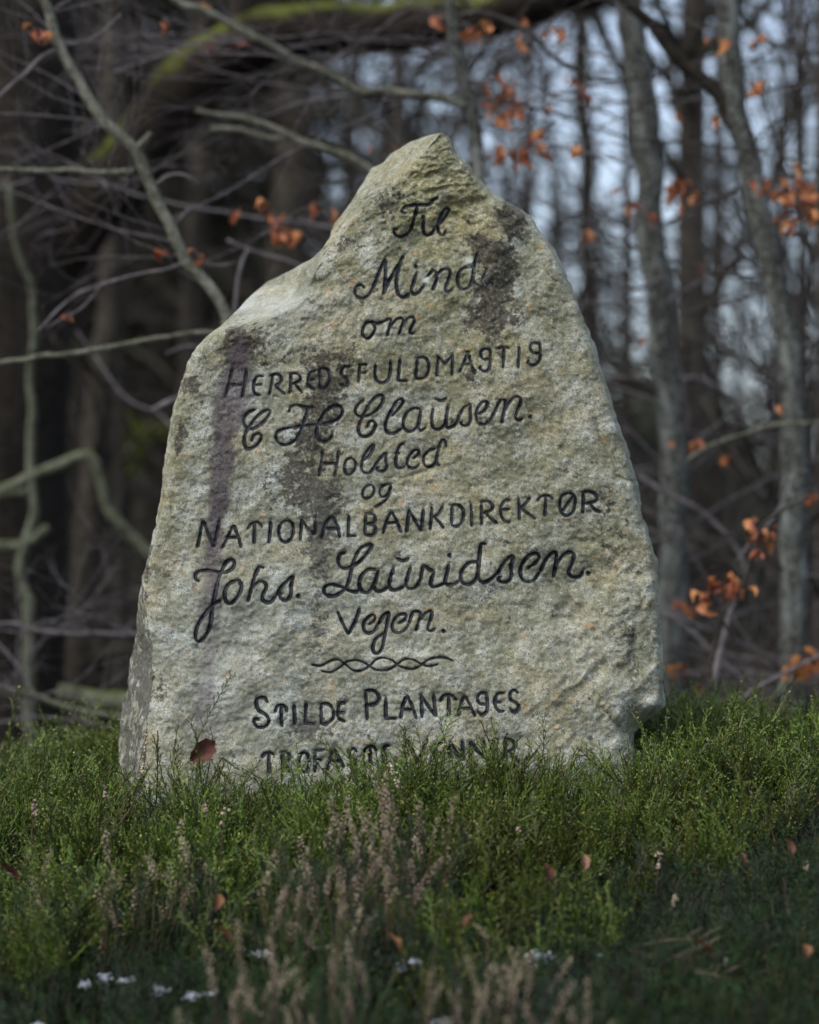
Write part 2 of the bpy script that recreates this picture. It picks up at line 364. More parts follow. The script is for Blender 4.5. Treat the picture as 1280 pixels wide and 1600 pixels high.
# ------------------------------------------------------------------ lettering strokes (one centre line per cut)
SRC = {'A': (540, 300, 4.0), 'B': (340, 520, 4.923), 'C': (590, 520, 4.923), 'D': (480, 670, 5.3333),
       'E': (290, 760, 3.879), 'F': (610, 750, 3.765), 'G': (380, 1010, 5.3333), 'H': (600, 1010, 5.3333), 'I': (480, 800, 5.3333)}
LINES = [
 ('cut script line reading Til', 5.6, 'c', [
  'A|375,135 352,122 372,95 430,82 520,78 550,48 582,32|450,85 440,130 425,180 410,230 385,262 345,280 312,268 303,238 325,232',
  'A|492,178 485,215 492,258 515,272 540,258 560,225|486,155', 'A|565,215 600,185 640,130 645,105 620,108 595,150 578,205 582,250 610,270 630,240']),
 ('cut script line reading Minde, its last letter nearly worn away', 5.8, 'c', [
  'A|120,600 95,580 65,600 62,640 95,665 145,645 185,570 215,490 250,415|250,415 250,480 248,550 238,640|238,640 265,570 310,490 350,420 368,395|350,425 335,470 320,540 320,600 335,645 370,658 400,635',
  'A|445,510 425,570 412,610 425,638 455,630 480,600 495,585|440,465', 'A|510,530 545,495 565,500 570,540 545,615|560,530 600,490 640,480 655,505 640,560 625,600 640,622 675,605',
  'A|790,470 740,475 705,520 705,580 735,608 775,590 795,540 800,480|830,380 810,430 800,500 800,560 830,580', 'A|885,490 870,520 862,560 880,580 915,580']),
 ('cut script word om', 5.0, 'c', [
  'A|165,812 130,820 108,860 110,900 140,915 170,890 185,850 165,812 200,822 240,810', 'A|240,810 270,795 285,805 260,900|275,850 320,795 355,792 358,815 335,890|350,840 390,790 425,785 430,810 410,850 405,880 430,885']),
 ('cut capital line reading HERREDSFULDMAGTIG', 5.2, 's', [
  'B|115,285 90,390 60,500|225,285 210,390 190,495|90,400 210,400', 'Bc|355,335 310,335 285,370 278,430 290,470 330,480|285,400 345,395',
  'Bc|425,325 415,400 398,475|405,330 460,318 490,345 485,380 440,405|440,405 480,440 515,470', 'Bc|565,315 562,400 555,465|550,318 600,312 635,335 630,370 570,395|595,390 625,430 655,465',
  'Bc|755,290 715,310 698,360 705,410 750,440|700,365 745,360', 'Bc|785,275 790,360 790,435|785,275 840,280 865,330 860,390 830,425 790,435', 'Bc|1020,262 980,262 955,295 965,335 1000,360 1005,395 975,412 945,400',
  'B|1095,245 1090,320 1085,380|1080,245 1155,245|1085,310 1145,305', 'Cc|-14,240 -20,320 0,370 45,385 85,350 100,280 100,220', 'C|175,200 165,290 160,368 235,370',
  'Cc|310,195 300,280 295,352|300,195 360,190 392,230 390,300 360,345 295,355', 'C|470,190 462,260 455,335|455,175 520,240 580,170|580,165 575,250 572,330',
  'C|690,160 665,230 630,305|675,148 715,145|700,160 720,240 750,315|660,240 735,240', 'Cc|870,130 820,125 795,155 810,200 860,200|870,125 868,200 860,270 825,298 785,270 800,262',
  'Cc|925,125 970,112 1020,118|975,115 970,200 965,270', 'C|1092,100 1088,180 1083,270', 'Cc|1250,85 1195,78 1175,115 1195,150 1245,155|1250,75 1252,150 1245,215 1205,248 1160,235 1165,205']),
 ('cut script line reading C H Clausen', 5.6, 'c', [
  'B|295,590 240,610 205,660 210,710 250,740 310,720 370,670 405,610 395,592 345,610 290,660 240,730 210,790 208,850 225,890 270,885 315,850 338,800 320,775 280,790 262,835',
  'B|550,610 565,570 610,555 660,570 700,575 735,575|700,575 680,640 655,715 625,790 580,840 520,862 470,845 450,800 465,760 530,735 640,718 760,708 870,690 940,650 960,600 940,565 890,565 830,610 790,670 765,730 765,790 790,830 830,838 870,810 885,770',
  'B|1130,515 1085,550 1060,600 1085,640 1150,640 1220,600 1265,540 1275,495 1250,480 1200,510 1150,580 1110,660 1085,730 1095,780 1130,800 1180,780 1215,720 1200,680 1170,685 1150,730',
  'C|110,640 150,600 195,540 190,512 155,520 110,590 75,660 60,720 75,765 120,775 165,750 190,735', 'C|330,585 275,582 225,620 200,680 205,735 245,760 290,740 320,690 335,620|335,585 325,660 315,720 335,752 375,725',
  'C|430,575 418,650 425,720 455,742 490,735 515,700|545,560 530,640 525,710 545,730 585,715 615,680 630,620|448,510 490,522 535,500',
  'C|630,640 660,580 700,555 715,550 712,600 718,660 700,705 665,715 640,695 655,685', 'C|775,625 820,600 845,560 840,530 805,535 770,580 760,640 775,690 820,705 865,680',
  'C|865,680 900,610 940,530 975,515 985,540 970,620 955,695|975,600 1010,540 1055,495 1095,500 1100,540 1075,600 1062,650 1085,672 1115,660', 'C|1175,645']),
 ('cut script line reading Holsted', 5.2, 'c', [
  'D|130,180 120,280 100,395|265,175 250,280 230,395|115,290 250,285', 'D|370,240 330,260 312,310 320,365 355,380 395,340 405,280 370,240', 'D|460,270 520,220 555,150 550,130 510,170 470,240 455,310 465,355 510,370 550,335 575,290',
  'D|555,320 600,260 655,205 655,260 665,310 645,350 600,350 580,330 600,320', 'D|810,115 770,145 745,220 740,290 760,325 800,320 820,305|725,205 775,200', 'D|880,250 925,215 930,180 895,180 850,230 835,290 860,325 910,320 935,290',
  'D|1075,165 1020,180 975,230 975,290 1010,318 1060,295 1090,230|1160,150 1150,100 1125,95 1100,150 1080,240 1080,290 1110,305']),
 ('cut script word og', 4.8, 'c', [
  'D|545,465 500,475 465,520 465,565 495,582 540,560 560,510 545,465', 'D|690,460 635,475 605,520 620,565 660,555 690,500 700,455|700,455 685,540 650,600 600,635 560,655']),
 ('cut capital line reading NATIONALBANKDIREKTØR', 5.6, 's', [
  'E|105,205 90,285 72,370|108,205 140,290 172,365|172,365 190,285 208,200', 'E|290,235 255,310 222,375|290,230 320,300 338,370|245,310 325,308', 'Ec|375,260 395,230 430,218 455,230 465,250|420,220 418,290 415,348', 'E|518,208 512,280 505,345',
  'Ec|615,205 580,225 565,275 580,325 610,338 640,315 655,265 645,220 615,205', 'E|705,195 700,265 695,330|700,195 745,260 785,290|790,180 788,235 785,290', 'Ec|880,185 845,240 825,320|890,180 920,235 935,310|845,255 930,255',
  'E|990,170 988,235 985,300 1035,300', 'Ec|1092,165 1090,230 1087,292|1085,165 1135,165 1150,190 1140,220 1095,230|1110,228 1145,240 1152,270 1130,295 1087,295', 'D|700,690 660,770 635,875|705,690 745,760 785,865|655,785 755,780',
  'D|850,670 840,760 830,860|850,675 900,765 950,850|950,850 960,760 970,665', 'D|1040,650 1035,740 1025,845|1135,640 1095,710 1050,740|1060,735 1105,780 1138,830', 'Fc|365,150 362,210 360,265|355,150 400,148 430,180 425,235 400,268 355,268',
  'F|475,140 478,205 480,275', 'Fc|535,135 537,200 538,265|525,130 575,125 602,150 590,180 545,195|560,195 590,225 630,255', 'Fc|705,118 670,125 650,165 655,215 680,245 710,245|655,175 705,170', 'F|755,105 758,170 760,235|825,100 790,145 762,170|770,165 815,200 855,228',
  'Fc|865,125 885,98 925,92 960,110|915,95 912,155 908,215', 'Fc|1050,75 1010,95 997,145 1010,195 1040,210 1075,185 1088,130 1078,90 1050,75|1010,185 1080,90', 'Fc|1135,75 1135,135 1130,195|1125,72 1180,70 1215,95 1205,125 1145,140|1175,140 1205,175 1240,188']),
 ('cut script line reading Johs. Lauridsen', 6.6, 'c', [
  'E|85,575 62,560 65,530 100,510 160,512 225,522 275,505 298,470 285,445 250,455 220,510 195,580 175,670 160,760 150,840 120,910 80,940 60,910 75,840 120,770 165,720 215,690', 'E|310,570 265,590 238,640 245,695 275,710 315,670 340,610 325,572 310,570',
  'E|378,700 400,615 425,530 450,488 475,495|400,620 440,580 475,580 490,610 468,660 475,695 515,700 550,660', 'E|550,660 590,600 650,548 640,600 640,650 615,690 580,680 570,655 590,650', 'E|683,665',
  'I|320,340 280,350 260,400 275,450 320,470 380,450 430,420 480,370 520,320 540,275 490,280 440,310 400,380 375,460 355,550 325,630 270,680 210,700 160,690 140,650 165,610 220,605 290,625 350,655 405,665 430,650',
  'I|580,480 510,480 455,530 435,600 455,655 505,670 550,620 580,540|595,480 575,560 560,630 590,662 640,650 680,620', 'I|725,460 700,530 685,600 700,645 750,648 810,620|865,455 840,530 825,600 845,635 900,630 940,580|738,382 800,405 855,380',
  'I|940,580 955,520 965,450 980,445 1020,480 1055,500 1040,550 1030,600 1055,625 1110,610 1150,590', 'I|1185,430 1165,510 1150,580 1175,607 1230,600 1270,570|1187,362', 'F|520,480 460,490 420,540 420,595 455,615 500,590 520,530|565,375 535,380 525,440 518,520 520,580 550,602 595,580 625,550',
  'F|625,560 660,500 700,455 725,455 710,500 712,560 695,595 655,600 635,580 655,565', 'F|805,520 850,490 875,455 860,432 815,445 775,495 765,555 790,595 840,590 880,540', 'F|880,540 915,470 950,430 975,430 975,480 960,570|970,510 1010,450 1050,425 1078,435 1070,490 1050,540 1070,570 1115,565 1135,530', 'F|1165,548']),
 ('cut script line reading Vejen', 5.8, 'c', [
  'I|250,820 295,920 345,1020|345,1020 400,910 440,800', 'I|510,940 560,905 560,860 520,870 475,920 475,980 510,1010 560,990 590,940', 'I|590,940 640,860 680,840 668,920 645,1040 625,1130 590,1178 555,1165 550,1110 580,1050 640,1010',
  'I|760,930 810,900 825,860 790,850 740,880 710,940 720,990 760,1005 810,985 850,930', 'I|850,930 870,860 890,830 930,830 945,860 925,930 905,990|940,900 980,850 1020,825 1040,850 1020,920 1005,970 1030,990 1075,965', 'I|1138,992']),
 ('cut ornament of two wavy strands twisted together', 4.4, 'c', [
  'G|570,152 650,160 720,125 790,110 860,155 920,200 990,200 1050,165 1110,110 1170,95 1240,115 1290,155 1350,180 1413,188 1480,160 1543,112 1613,92 1693,97 1755,122', 'G|650,205 730,215 800,180 860,130 940,115 1000,130 1050,160 1110,195 1200,195 1265,165 1340,110 1413,108 1480,145 1550,165 1625,148']),
 ('cut capital line reading STILDE PLANTAGES', 6.2, 's', [
  'Gc|205,470 180,430 130,430 110,470 130,530 190,570 215,620 190,665 130,675 95,640 100,605 140,610', 'Gc|265,550 285,500 320,488 355,510 365,545|318,490 318,580 325,670', 'G|425,480 428,560 432,650', 'G|525,470 522,560 520,640 600,645',
  'Gc|650,485 650,570 655,650|640,480 710,480 750,530 750,600 700,640 650,650', 'Gc|860,470 810,480 790,540 800,600 850,625|795,555 850,550', 'Gc|1020,370 1028,490 1035,615|1010,370 1090,370 1135,430 1100,480 1035,490', 'G|1190,420 1188,510 1190,600 1280,600',
  'H|190,410 155,500 140,600|190,400 235,490 270,600|130,525 240,525', 'H|310,400 315,500 318,595|305,400 365,490 430,580|415,395 422,490 430,585', 'Hc|470,460 495,415 540,402 580,420 605,450|540,410 540,500 540,580', 'H|670,410 640,490 620,580|670,405 720,490 762,585|615,520 735,515',
  'Hc|865,390 810,390 780,430 800,475 855,480|855,385 862,470 855,540 820,570 785,545 785,525', 'Hc|1000,390 950,395 925,450 935,510 970,540 1010,535|930,465 985,462', 'Hc|1120,390 1090,365 1055,385 1055,440 1100,470 1125,500 1110,540 1075,545 1048,510']),
 ('cut capital line reading TROFASTE VENNER, half hidden by twigs', 6.4, 's', [
  'Gc|155,930 180,895 220,885 265,905|215,890 215,980 215,1060', 'Gc|325,885 330,980 335,1050|315,885 360,880 390,915 370,950 335,965|350,965 390,1050', 'Gc|520,880 480,900 465,960 480,1030 520,1045 550,1000 550,930 520,880', 'G|600,870 600,960 600,1050|590,870 670,860|600,950 660,945',
  'G|750,855 725,940 705,1030|755,850 800,930 840,1010|715,965 805,955', 'Gc|950,880 920,850 885,875 895,920 940,950 950,985 920,1005 880,990', 'Gc|1010,890 1030,845 1075,830 1115,870|1060,840 1060,930 1065,1010', 'Gc|1225,825 1185,835 1165,890 1175,960 1200,990 1230,985|1170,910 1215,905',
  'H|205,780 240,880 285,975|285,975 325,870 365,765', 'Hc|490,805 445,820 425,880 430,950 460,985 490,975|430,895 485,890', 'H|550,795 553,880 556,970|550,795 600,880 655,950|655,785 657,870 658,950', 'H|720,785 722,870 725,950|720,785 780,870 835,930|830,780 835,860 838,930',
  'Hc|960,775 915,790 900,850 905,920 940,960 975,955|900,865 950,860', 'Hc|1010,775 1012,870 1015,965|1000,770 1060,780 1095,820 1070,860 1015,880|1050,880 1095,940 1130,965', 'H|1195,935']),
]


def parse_letter(s, curvy):
    head, *strokes = s.split('|')
    ox, oy, sc = SRC[head[0]]; cur = curvy or head.endswith('c')
    out = []
    for st in strokes:
        p = np.array([[float(a) for a in q.split(',')] for q in st.split()])
        p = p / sc + np.array([ox, oy])
        if len(p) == 1: out.append(p); continue
        if cur and len(p) > 2: out.append(smooth_line(p, step=1.6))
        else:
            q = []
            for a, b in zip(p[:-1], p[1:]):
                k = max(2, int(np.linalg.norm(b - a) / 2.0)); q += [a + (b - a) * t for t in np.arange(k) / k]
            q.append(p[-1]); out.append(np.array(q))
    return out


LETTERS = []
for lab, w, mode, lets in LINES:
    LETTERS.append((lab, w, [parse_letter(l, mode == 'c') for l in lets]))

# ------------------------------------------------------------------ the memorial stone
SIL_L = np.array([(689, 207), (668, 212), (640, 222), (612, 240), (600, 254), (581, 263), (566, 290), (548, 318), (525, 350), (515, 372), (500, 392), (483, 406), (452, 424),
                  (418, 440), (385, 468), (347, 509), (322, 526), (306, 543), (300, 552), (288, 585), (277, 615), (269, 650), (264, 676), (256, 740), (250, 777), (240, 830), (231, 870), (222, 905), (216, 940), (214, 986),
                  (205, 1030), (198, 1080), (190, 1125), (187, 1194), (184, 1300), (180, 1440)], float)
SIL_R = np.array([(691, 207), (704, 216), (712, 237), (733, 258), (752, 280), (769, 303), (800, 318), (830, 340), (850, 368), (866, 390), (884, 428), (900, 462), (918, 510), (934, 560), (950, 612), (964, 658),
                  (980, 700), (993, 743), (1000, 780), (1004, 810), (1018, 845), (1027, 874), (1031, 942), (1034, 985), (1037, 1027), (1040, 1100), (1026, 1117), (1000, 1133), (989, 1146), (990, 1176), (1003, 1223), (1010, 1300), (1016, 1440)], float)
# crest line of the dressed front face, apex down the left side, and down the right side
RID_L = np.array([(688, 210), (668, 232), (640, 262), (612, 290), (581, 312), (556, 340), (534, 366), (508, 400), (489, 434), (478, 467), (440, 490), (394, 507), (350, 516), (320, 532), (300, 552),
                  (286, 600), (272, 650), (266, 690), (258, 745), (254, 790), (246, 833), (232, 880), (228, 916), (231, 963), (238, 1010), (240, 1055), (236, 1090), (231, 1125), (228, 1194), (226, 1300), (222, 1440)], float)
RID_R = np.array([(692, 212), (700, 232), (716, 262), (738, 292), (762, 312), (790, 326), (822, 348), (842, 376), (858, 402), (876, 436), (891, 466), (909, 514), (925, 562), (940, 612), (952, 660), (968, 704), (980, 748),
                  (990, 790), (1004, 846), (1012, 880), (1015, 945), (1018, 1000), (1020, 1060), (1012, 1100), (990, 1120), (972, 1148), (974, 1180), (986, 1225), (992, 1300), (998, 1440)], float)


RID_R[:, 0] += 0.6 * (np.interp(RID_R[:, 1], SIL_R[:, 1], SIL_R[:, 0]) - RID_R[:, 0])


def smooth_noise1(y, seed, amp, s): return amp * fbm(y / s, y * 0 + 0.37, 3, seed)


ROWS = np.concatenate([np.arange(208, 400, 1.5), np.arange(400, 1260, 2.0), np.arange(1260, 1441, 6.0)])
NC = 440
U = np.linspace(0, 1, NC)
U = 0.5 - 0.5 * np.cos(np.pi * U) * (0.55 + 0.45 * np.abs(np.cos(np.pi * U)) ** 0.3) if False else U
XL = np.interp(ROWS, SIL_L[:, 1], SIL_L[:, 0]) + smooth_noise1(ROWS, 5, 2.6, 22) * np.clip((ROWS - 215) / 40, 0, 1)
XR = np.interp(ROWS, SIL_R[:, 1], SIL_R[:, 0]) + smooth_noise1(ROWS, 8, 2.8, 20) * np.clip((ROWS - 215) / 40, 0, 1)
RL = np.maximum(np.interp(ROWS, RID_L[:, 1], RID_L[:, 0]), XL + 1.5)
RR = np.minimum(np.interp(ROWS, RID_R[:, 1], RID_R[:, 0]), XR - 1.5)
XX = XL[:, None] + (XR - XL)[:, None] * U[None, :]
YY = np.repeat(ROWS[:, None], NC, 1)


def seg_dist(px, py, poly):
    best = np.full(px.shape, 1e9)
    for (ax, ay), (bx, by) in zip(poly[:-1], poly[1:]):
        vx, vy = bx - ax, by - ay; L2 = vx * vx + vy * vy + 1e-9
        t = np.clip(((px - ax) * vx + (py - ay) * vy) / L2, 0, 1)
        best = np.minimum(best, np.hypot(px - ax - t * vx, py - ay - t * vy))
    return best


def ss(x, a, b):
    t = np.clip((x - a) / (b - a), 0, 1); return t * t * (3 - 2 * t)


dRL = seg_dist(XX, YY, RID_L); dRR = seg_dist(XX, YY, RID_R)
outL = np.where(XX < np.interp(YY, RID_L[:, 1], RID_L[:, 0]), dRL, 0)
outR = np.where(XX > np.interp(YY, RID_R[:, 1], RID_R[:, 0]), dRR, 0)
edge = np.minimum(seg_dist(XX, YY, SIL_L), seg_dist(XX, YY, SIL_R))
mpp = 5.0 / FPX
face = 4.93 + (1200 - YY) * 0.00022 + 0.00006 * (XX - 640)             # the face leans back a little
dep = face
dep = dep + 0.012 * fbm(XX / 210, YY / 240, 3, 21) + (0.0042 + 0.004 * ss(-YY, -560, -420)) * fbm(XX / 60, YY / 42, 4, 31) + 0.0013 * fbm(XX / 17, YY / 13, 3, 41) + 0.0014 * fbm(XX / 6, YY / 5, 2, 51)
# coarse chipping of the rough upper part and chisel-like steps low on the right
top = ss(-YY, -420, -260)
dep = dep + top * 0.010 * np.abs(fbm(XX / 34 + YY / 60, YY / 20, 4, 61)) + 0.010 * ss(YY, 840, 900) * ss(XX, 800, 880) * np.abs(fbm((XX + YY) / 70, (YY - XX) / 150, 3, 71))
crk = np.abs(fbm(XX / 120, YY / 90, 4, 81))
dep = dep + 0.0016 * np.exp(-(crk / 0.03) ** 2) * (0.35 + 0.65 * ss(XX, 760, 900))
for cr_, w_, a_ in [([(962, 738), (978, 750), (1000, 752)], 3, .006), ([(815, 890), (862, 912), (902, 955), (935, 1000), (968, 1052)], 9, .007), ([(895, 842), (930, 848), (965, 872)], 4, .005), ([(930, 655), (938, 680), (950, 702)], 3, .006), ([(1005, 940), (992, 1000), (990, 1060)], 5, .005),
                    ([(600, 748), (660, 738), (722, 720)], 3, .003), ([(930, 1080), (950, 1120), (975, 1150), (985, 1200)], 4, .007), ([(700, 330), (735, 350), (760, 385)], 4, .005), ([(510, 405), (540, 440), (560, 500)], 5, .004), ([(905, 1110), (925, 1150), (935, 1190)], 4, .005), ([(850, 560), (880, 640), (885, 700)], 6, .003)]:
    cw = smooth_line(cr_, n=4); q_ = seg_dist(XX + 3 * fbm(XX / 14, YY / 14, 2, 5), YY + 3 * fbm(XX / 14, YY / 14, 2, 6), cw); dep = dep + a_ * np.exp(-(q_ / w_) ** 2)
# shallow scoop around the right shoulder below the break at (770,315)
dep = dep + 0.02 * ss(XX, 760, 830) * ss(-YY, -620, -330)
# flanks: the rock falls away behind the crest lines
steep = 2.6 + 0.5 * fbm(XX / 50, YY / 50, 2, 91)
dep = dep + outL * mpp * (steep + 1.0 * ss(-YY, -560, -500)) + outR * mpp * 3.0
inner = np.minimum(np.where(outL > 0, 0, dRL), np.where(outR > 0, 0, dRR))
dep = dep + 0.007 * np.exp(-inner / 7.0) + 0.010 * np.exp(-edge / 5.0)
dep = dep + (outL > 0) * 0.006 * fbm(XX / 22, YY / 30, 3, 101)
# hollow under the overhang at lower right
dep = dep + 0.05 * np.exp(-(((XX - 1000) / 26) ** 2 + ((YY - 1136) / 22) ** 2))

# letters are cut in: distance to every stroke
SD = np.full(XX.shape, 1e3)
row_y = ROWS
for lab, w, lets in LETTERS:
    for strokes in lets:
        for st in strokes:
            segs = list(zip(st[:-1], st[1:])) if len(st) > 1 else [(st[0], st[0] + 0.01)]
            hw = w / 2 * (1.15 if len(st) == 1 else 1)
            for a, b in segs:
                i0 = np.searchsorted(row_y, min(a[1], b[1]) - 8); i1 = np.searchsorted(row_y, max(a[1], b[1]) + 8)
                sub = XX[i0:i1]; c0 = int(max(0, np.floor(((min(a[0], b[0]) - 9 - XL[i0:i1]) / (XR - XL)[i0:i1]).min() * (NC - 1))))
                c1 = int(min(NC, np.ceil(((max(a[0], b[0]) + 9 - XL[i0:i1]) / (XR - XL)[i0:i1]).max() * (NC - 1)) + 1))
                if i1 <= i0 or c1 <= c0: continue
                px, py = XX[i0:i1, c0:c1], YY[i0:i1, c0:c1]
                vx, vy = b - a; L2 = vx * vx + vy * vy + 1e-9
                t = np.clip(((px - a[0]) * vx + (py - a[1]) * vy) / L2, 0, 1)
                d = np.hypot(px - a[0] - t * vx, py - a[1] - t * vy) - hw
                SD[i0:i1, c0:c1] = np.minimum(SD[i0:i1, c0:c1], d)
dep = dep + 0.0045 * (1 - ss(SD, -2.6, 1.2))
DEP = dep


def blob(px, py, cx, cy, rx, ry, rot=0):
    c, s = math.cos(rot), math.sin(rot); dx, dy = px - cx, py - cy
    return np.exp(-(((dx * c + dy * s) / rx) ** 2 + ((-dx * s + dy * c) / ry) ** 2))


def weather_and_light(px, py):
    """where lichen, run-off and bare patches sit on the real stone, plus light and shade painted on its edges (photo positions)"""
    a = 0
    for cx, cy, rx, ry, k in [(798, 340, 20, 30, 1), (775, 395, 34, 22, .75), (778, 440, 26, 34, 1), (765, 495, 34, 34, .95), (745, 375, 16, 14, .7), (372, 545, 22, 30, 1.0), (395, 560, 50, 24, .35), (282, 680, 10, 16, 1), (278, 702, 8, 10, .9),
                              (300, 598, 18, 16, .75), (283, 578, 10, 14, .5), (510, 595, 40, 30, .62), (505, 640, 30, 36, .60), (480, 690, 30, 30, .5), (475, 755, 52, 46, .72), (505, 815, 26, 40, .72), (498, 870, 20, 34, .6), (500, 935, 22, 50, .35),
                              (500, 1010, 20, 40, .42), (540, 1085, 20, 30, .34), (482, 1135, 34, 24, .72), (620, 300, 30, 30, .25), (740, 250, 14, 22, .5), (712, 228, 10, 14, .8), (590, 320, 22, 26, .4), (535, 380, 24, 22, .45), (560, 470, 40, 40, .15),
                              (940, 790, 30, 30, .35), (970, 840, 26, 26, .32), (900, 735, 16, 20, .3), (985, 1010, 18, 60, .25), (940, 880, 50, 18, .25), (640, 560, 26, 14, .2), (530, 555, 30, 16, .35), (470, 560, 40, 20, .3),
                              (256, 1080, 16, 24, .35), (262, 900, 12, 16, .3), (700, 925, 30, 18, .22), (760, 935, 20, 30, .2), (225, 1050, 10, 60, .35), (400, 520, 40, 14, .35), (760, 660, 14, 30, .35), (735, 590, 10, 14, .45), (780, 550, 12, 20, .4)]:
        a = a + k * blob(px, py, cx, cy, rx, ry)
    cx = np.interp(py, [500, 560, 620, 700, 760, 850, 950, 1100, 1200], [380, 372, 362, 350, 344, 336, 328, 322, 315])
    hw = np.interp(py, [500, 560, 640, 850, 1200], [16, 22, 21, 19, 22])
    cx = cx + 5 * fbm(px / 60, py / 34, 3, 12); hw = hw * (1.05 + .3 * fbm(py / 50, px * 0, 2, 15))
    b = 1.15 * np.exp(-np.abs((px - cx) / hw) ** 2.4) * np.interp(py, [510, 540, 570, 780, 860, 1000, 1150, 1250], [0, .75, 1, .98, .72, .55, .48, .35])
    a = a + .45 * (px < np.interp(py, RID_L[:, 1], RID_L[:, 0])) * (py > 850)  # left flank darkened as painted shade, in the lichen colours
    c = blob(px, py, 690, 300, 110, 120) * 1.0 + blob(px, py, 700, 480, 200, 130) * .3 + blob(px, py, 640, 560, 260, 60) * .3 + blob(px, py, 800, 800, 220, 160) * .38 + blob(px, py, 265, 760, 30, 160) * .4 + blob(px, py, 800, 1000, 160, 60) * .35 + blob(px, py, 350, 520, 60, 30) * .5
    d = blob(px, py, 735, 412, 7, 11) * 1.3 + blob(px, py, 665, 437, 8, 6) * 1.2 + blob(px, py, 340, 1060, 90, 100) * .22 + blob(px, py, 600, 520, 40, 20) * .3 + blob(px, py, 430, 480, 90, 26) * .5 + blob(px, py, 400, 640, 30, 40) * .25 + blob(px, py, 470, 1000, 260, 200) * .15 + blob(px, py, 905, 1000, 60, 60) * .15  # bare patches; the wide shoulder blob paints light on the upward facet
    d = d + (px > np.interp(py, RID_R[:, 1], RID_R[:, 0]) - 3) * 0.10 * (py < 950) + 0.45 * blob(px, py, 1029, 995, 5, 5)  # light rim painted down the right edge, and one small pale spot
    return np.stack([np.clip(a, 0, 1), np.clip(b, 0, 1), np.clip(c, 0, 1), np.clip(d, 0, 1)], -1)


def to_world(px, py, d):
    d = np.asarray(d)
    sx = (px - 640) / FPX; sy = (800 - py) / FPX
    x = CAM[0] + d * sx; y = CAM[1] + d * (math.cos(TILT) - math.sin(TILT) * sy); z = CAM[2] + d * (math.sin(TILT) + math.cos(TILT) * sy)
    return np.stack([x, y, z], -1)


STONE_AT = Vector(to_world(np.array(630.), np.array(1300.), 5.2).tolist())
SB = np.array(STONE_AT)
nr = len(ROWS)
front = to_world(XX, YY, DEP)
shells = [front.reshape(-1, 3)]
wfront = weather_and_light(XX, YY).reshape(-1, 4)
faces = []
idf = np.arange(nr * NC).reshape(nr, NC)
faces.append(np.stack([idf[:-1, :-1], idf[1:, :-1], idf[1:, 1:], idf[:-1, 1:]], -1).reshape(-1, 4))
# the back: a coarser bulging shell joined to the two silhouette edges
NB = 60
ub = np.linspace(0, 1, NB)
DL, DR = DEP[:, 0], DEP[:, -1]
Xb = XL[:, None] * (1 - ub) + XR[:, None] * ub
shape = np.sqrt(np.clip(1 - (2 * ub - 1) ** 2, 0, 1)) ** 0.6
wid = (XR - XL)[:, None] * mpp
Db = DL[:, None] * (1 - ub) + DR[:, None] * ub + shape[None, :] * np.minimum(0.36, 0.06 + wid * 0.45) + 0.02 * fbm(Xb / 70, np.repeat(ROWS[:, None], NB, 1) / 70, 3, 111) * shape[None, :]
Xs = 640 + (Xb - 640) * (DL[:, None] * (1 - ub) + DR[:, None] * ub) / Db
Ys = 950 + (np.repeat(ROWS[:, None], NB, 1) - 950) * 5.0 / Db
back = to_world(Xs, np.where(ub[None, :] * (1 - ub[None, :]) > 0, Ys, np.repeat(ROWS[:, None], NB, 1)), Db)
off = nr * NC
shells.append(back[:, 1:-1].reshape(-1, 3))
idb = np.zeros((nr, NB), int); idb[:, 0] = idf[:, 0]; idb[:, -1] = idf[:, -1]
idb[:, 1:-1] = off + np.arange(nr * (NB - 2)).reshape(nr, NB - 2)
faces.append(np.stack([idb[:-1, :-1], idb[:-1, 1:], idb[1:, 1:], idb[1:, :-1]], -1).reshape(-1, 4))
V = np.vstack(shells) - SB
me = make_mesh('rock', V, np.vstack(faces))
wt = me.color_attributes.new('weather_and_light', 'FLOAT_COLOR', 'POINT')
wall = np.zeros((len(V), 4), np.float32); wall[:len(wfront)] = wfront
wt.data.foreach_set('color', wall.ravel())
stone = thing('memorial_stone', 'tall pointed lichen-covered granite memorial stone cut with black Danish lettering', 'memorial stone', STONE_AT)
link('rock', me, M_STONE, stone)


def surf_depth(px, py):
    i = np.interp(py, ROWS, np.arange(nr)); i0 = np.clip(i.astype(int), 0, nr - 2); fi = i - i0
    xl = np.interp(py, ROWS, XL); xr = np.interp(py, ROWS, XR)
    j = np.clip((px - xl) / (xr - xl), 0, 1) * (NC - 1); j0 = np.clip(j.astype(int), 0, NC - 2); fj = j - j0
    return (DEP[i0, j0] * (1 - fi) * (1 - fj) + DEP[i0 + 1, j0] * fi * (1 - fj) + DEP[i0, j0 + 1] * (1 - fi) * fj + DEP[i0 + 1, j0 + 1] * fi * fj)


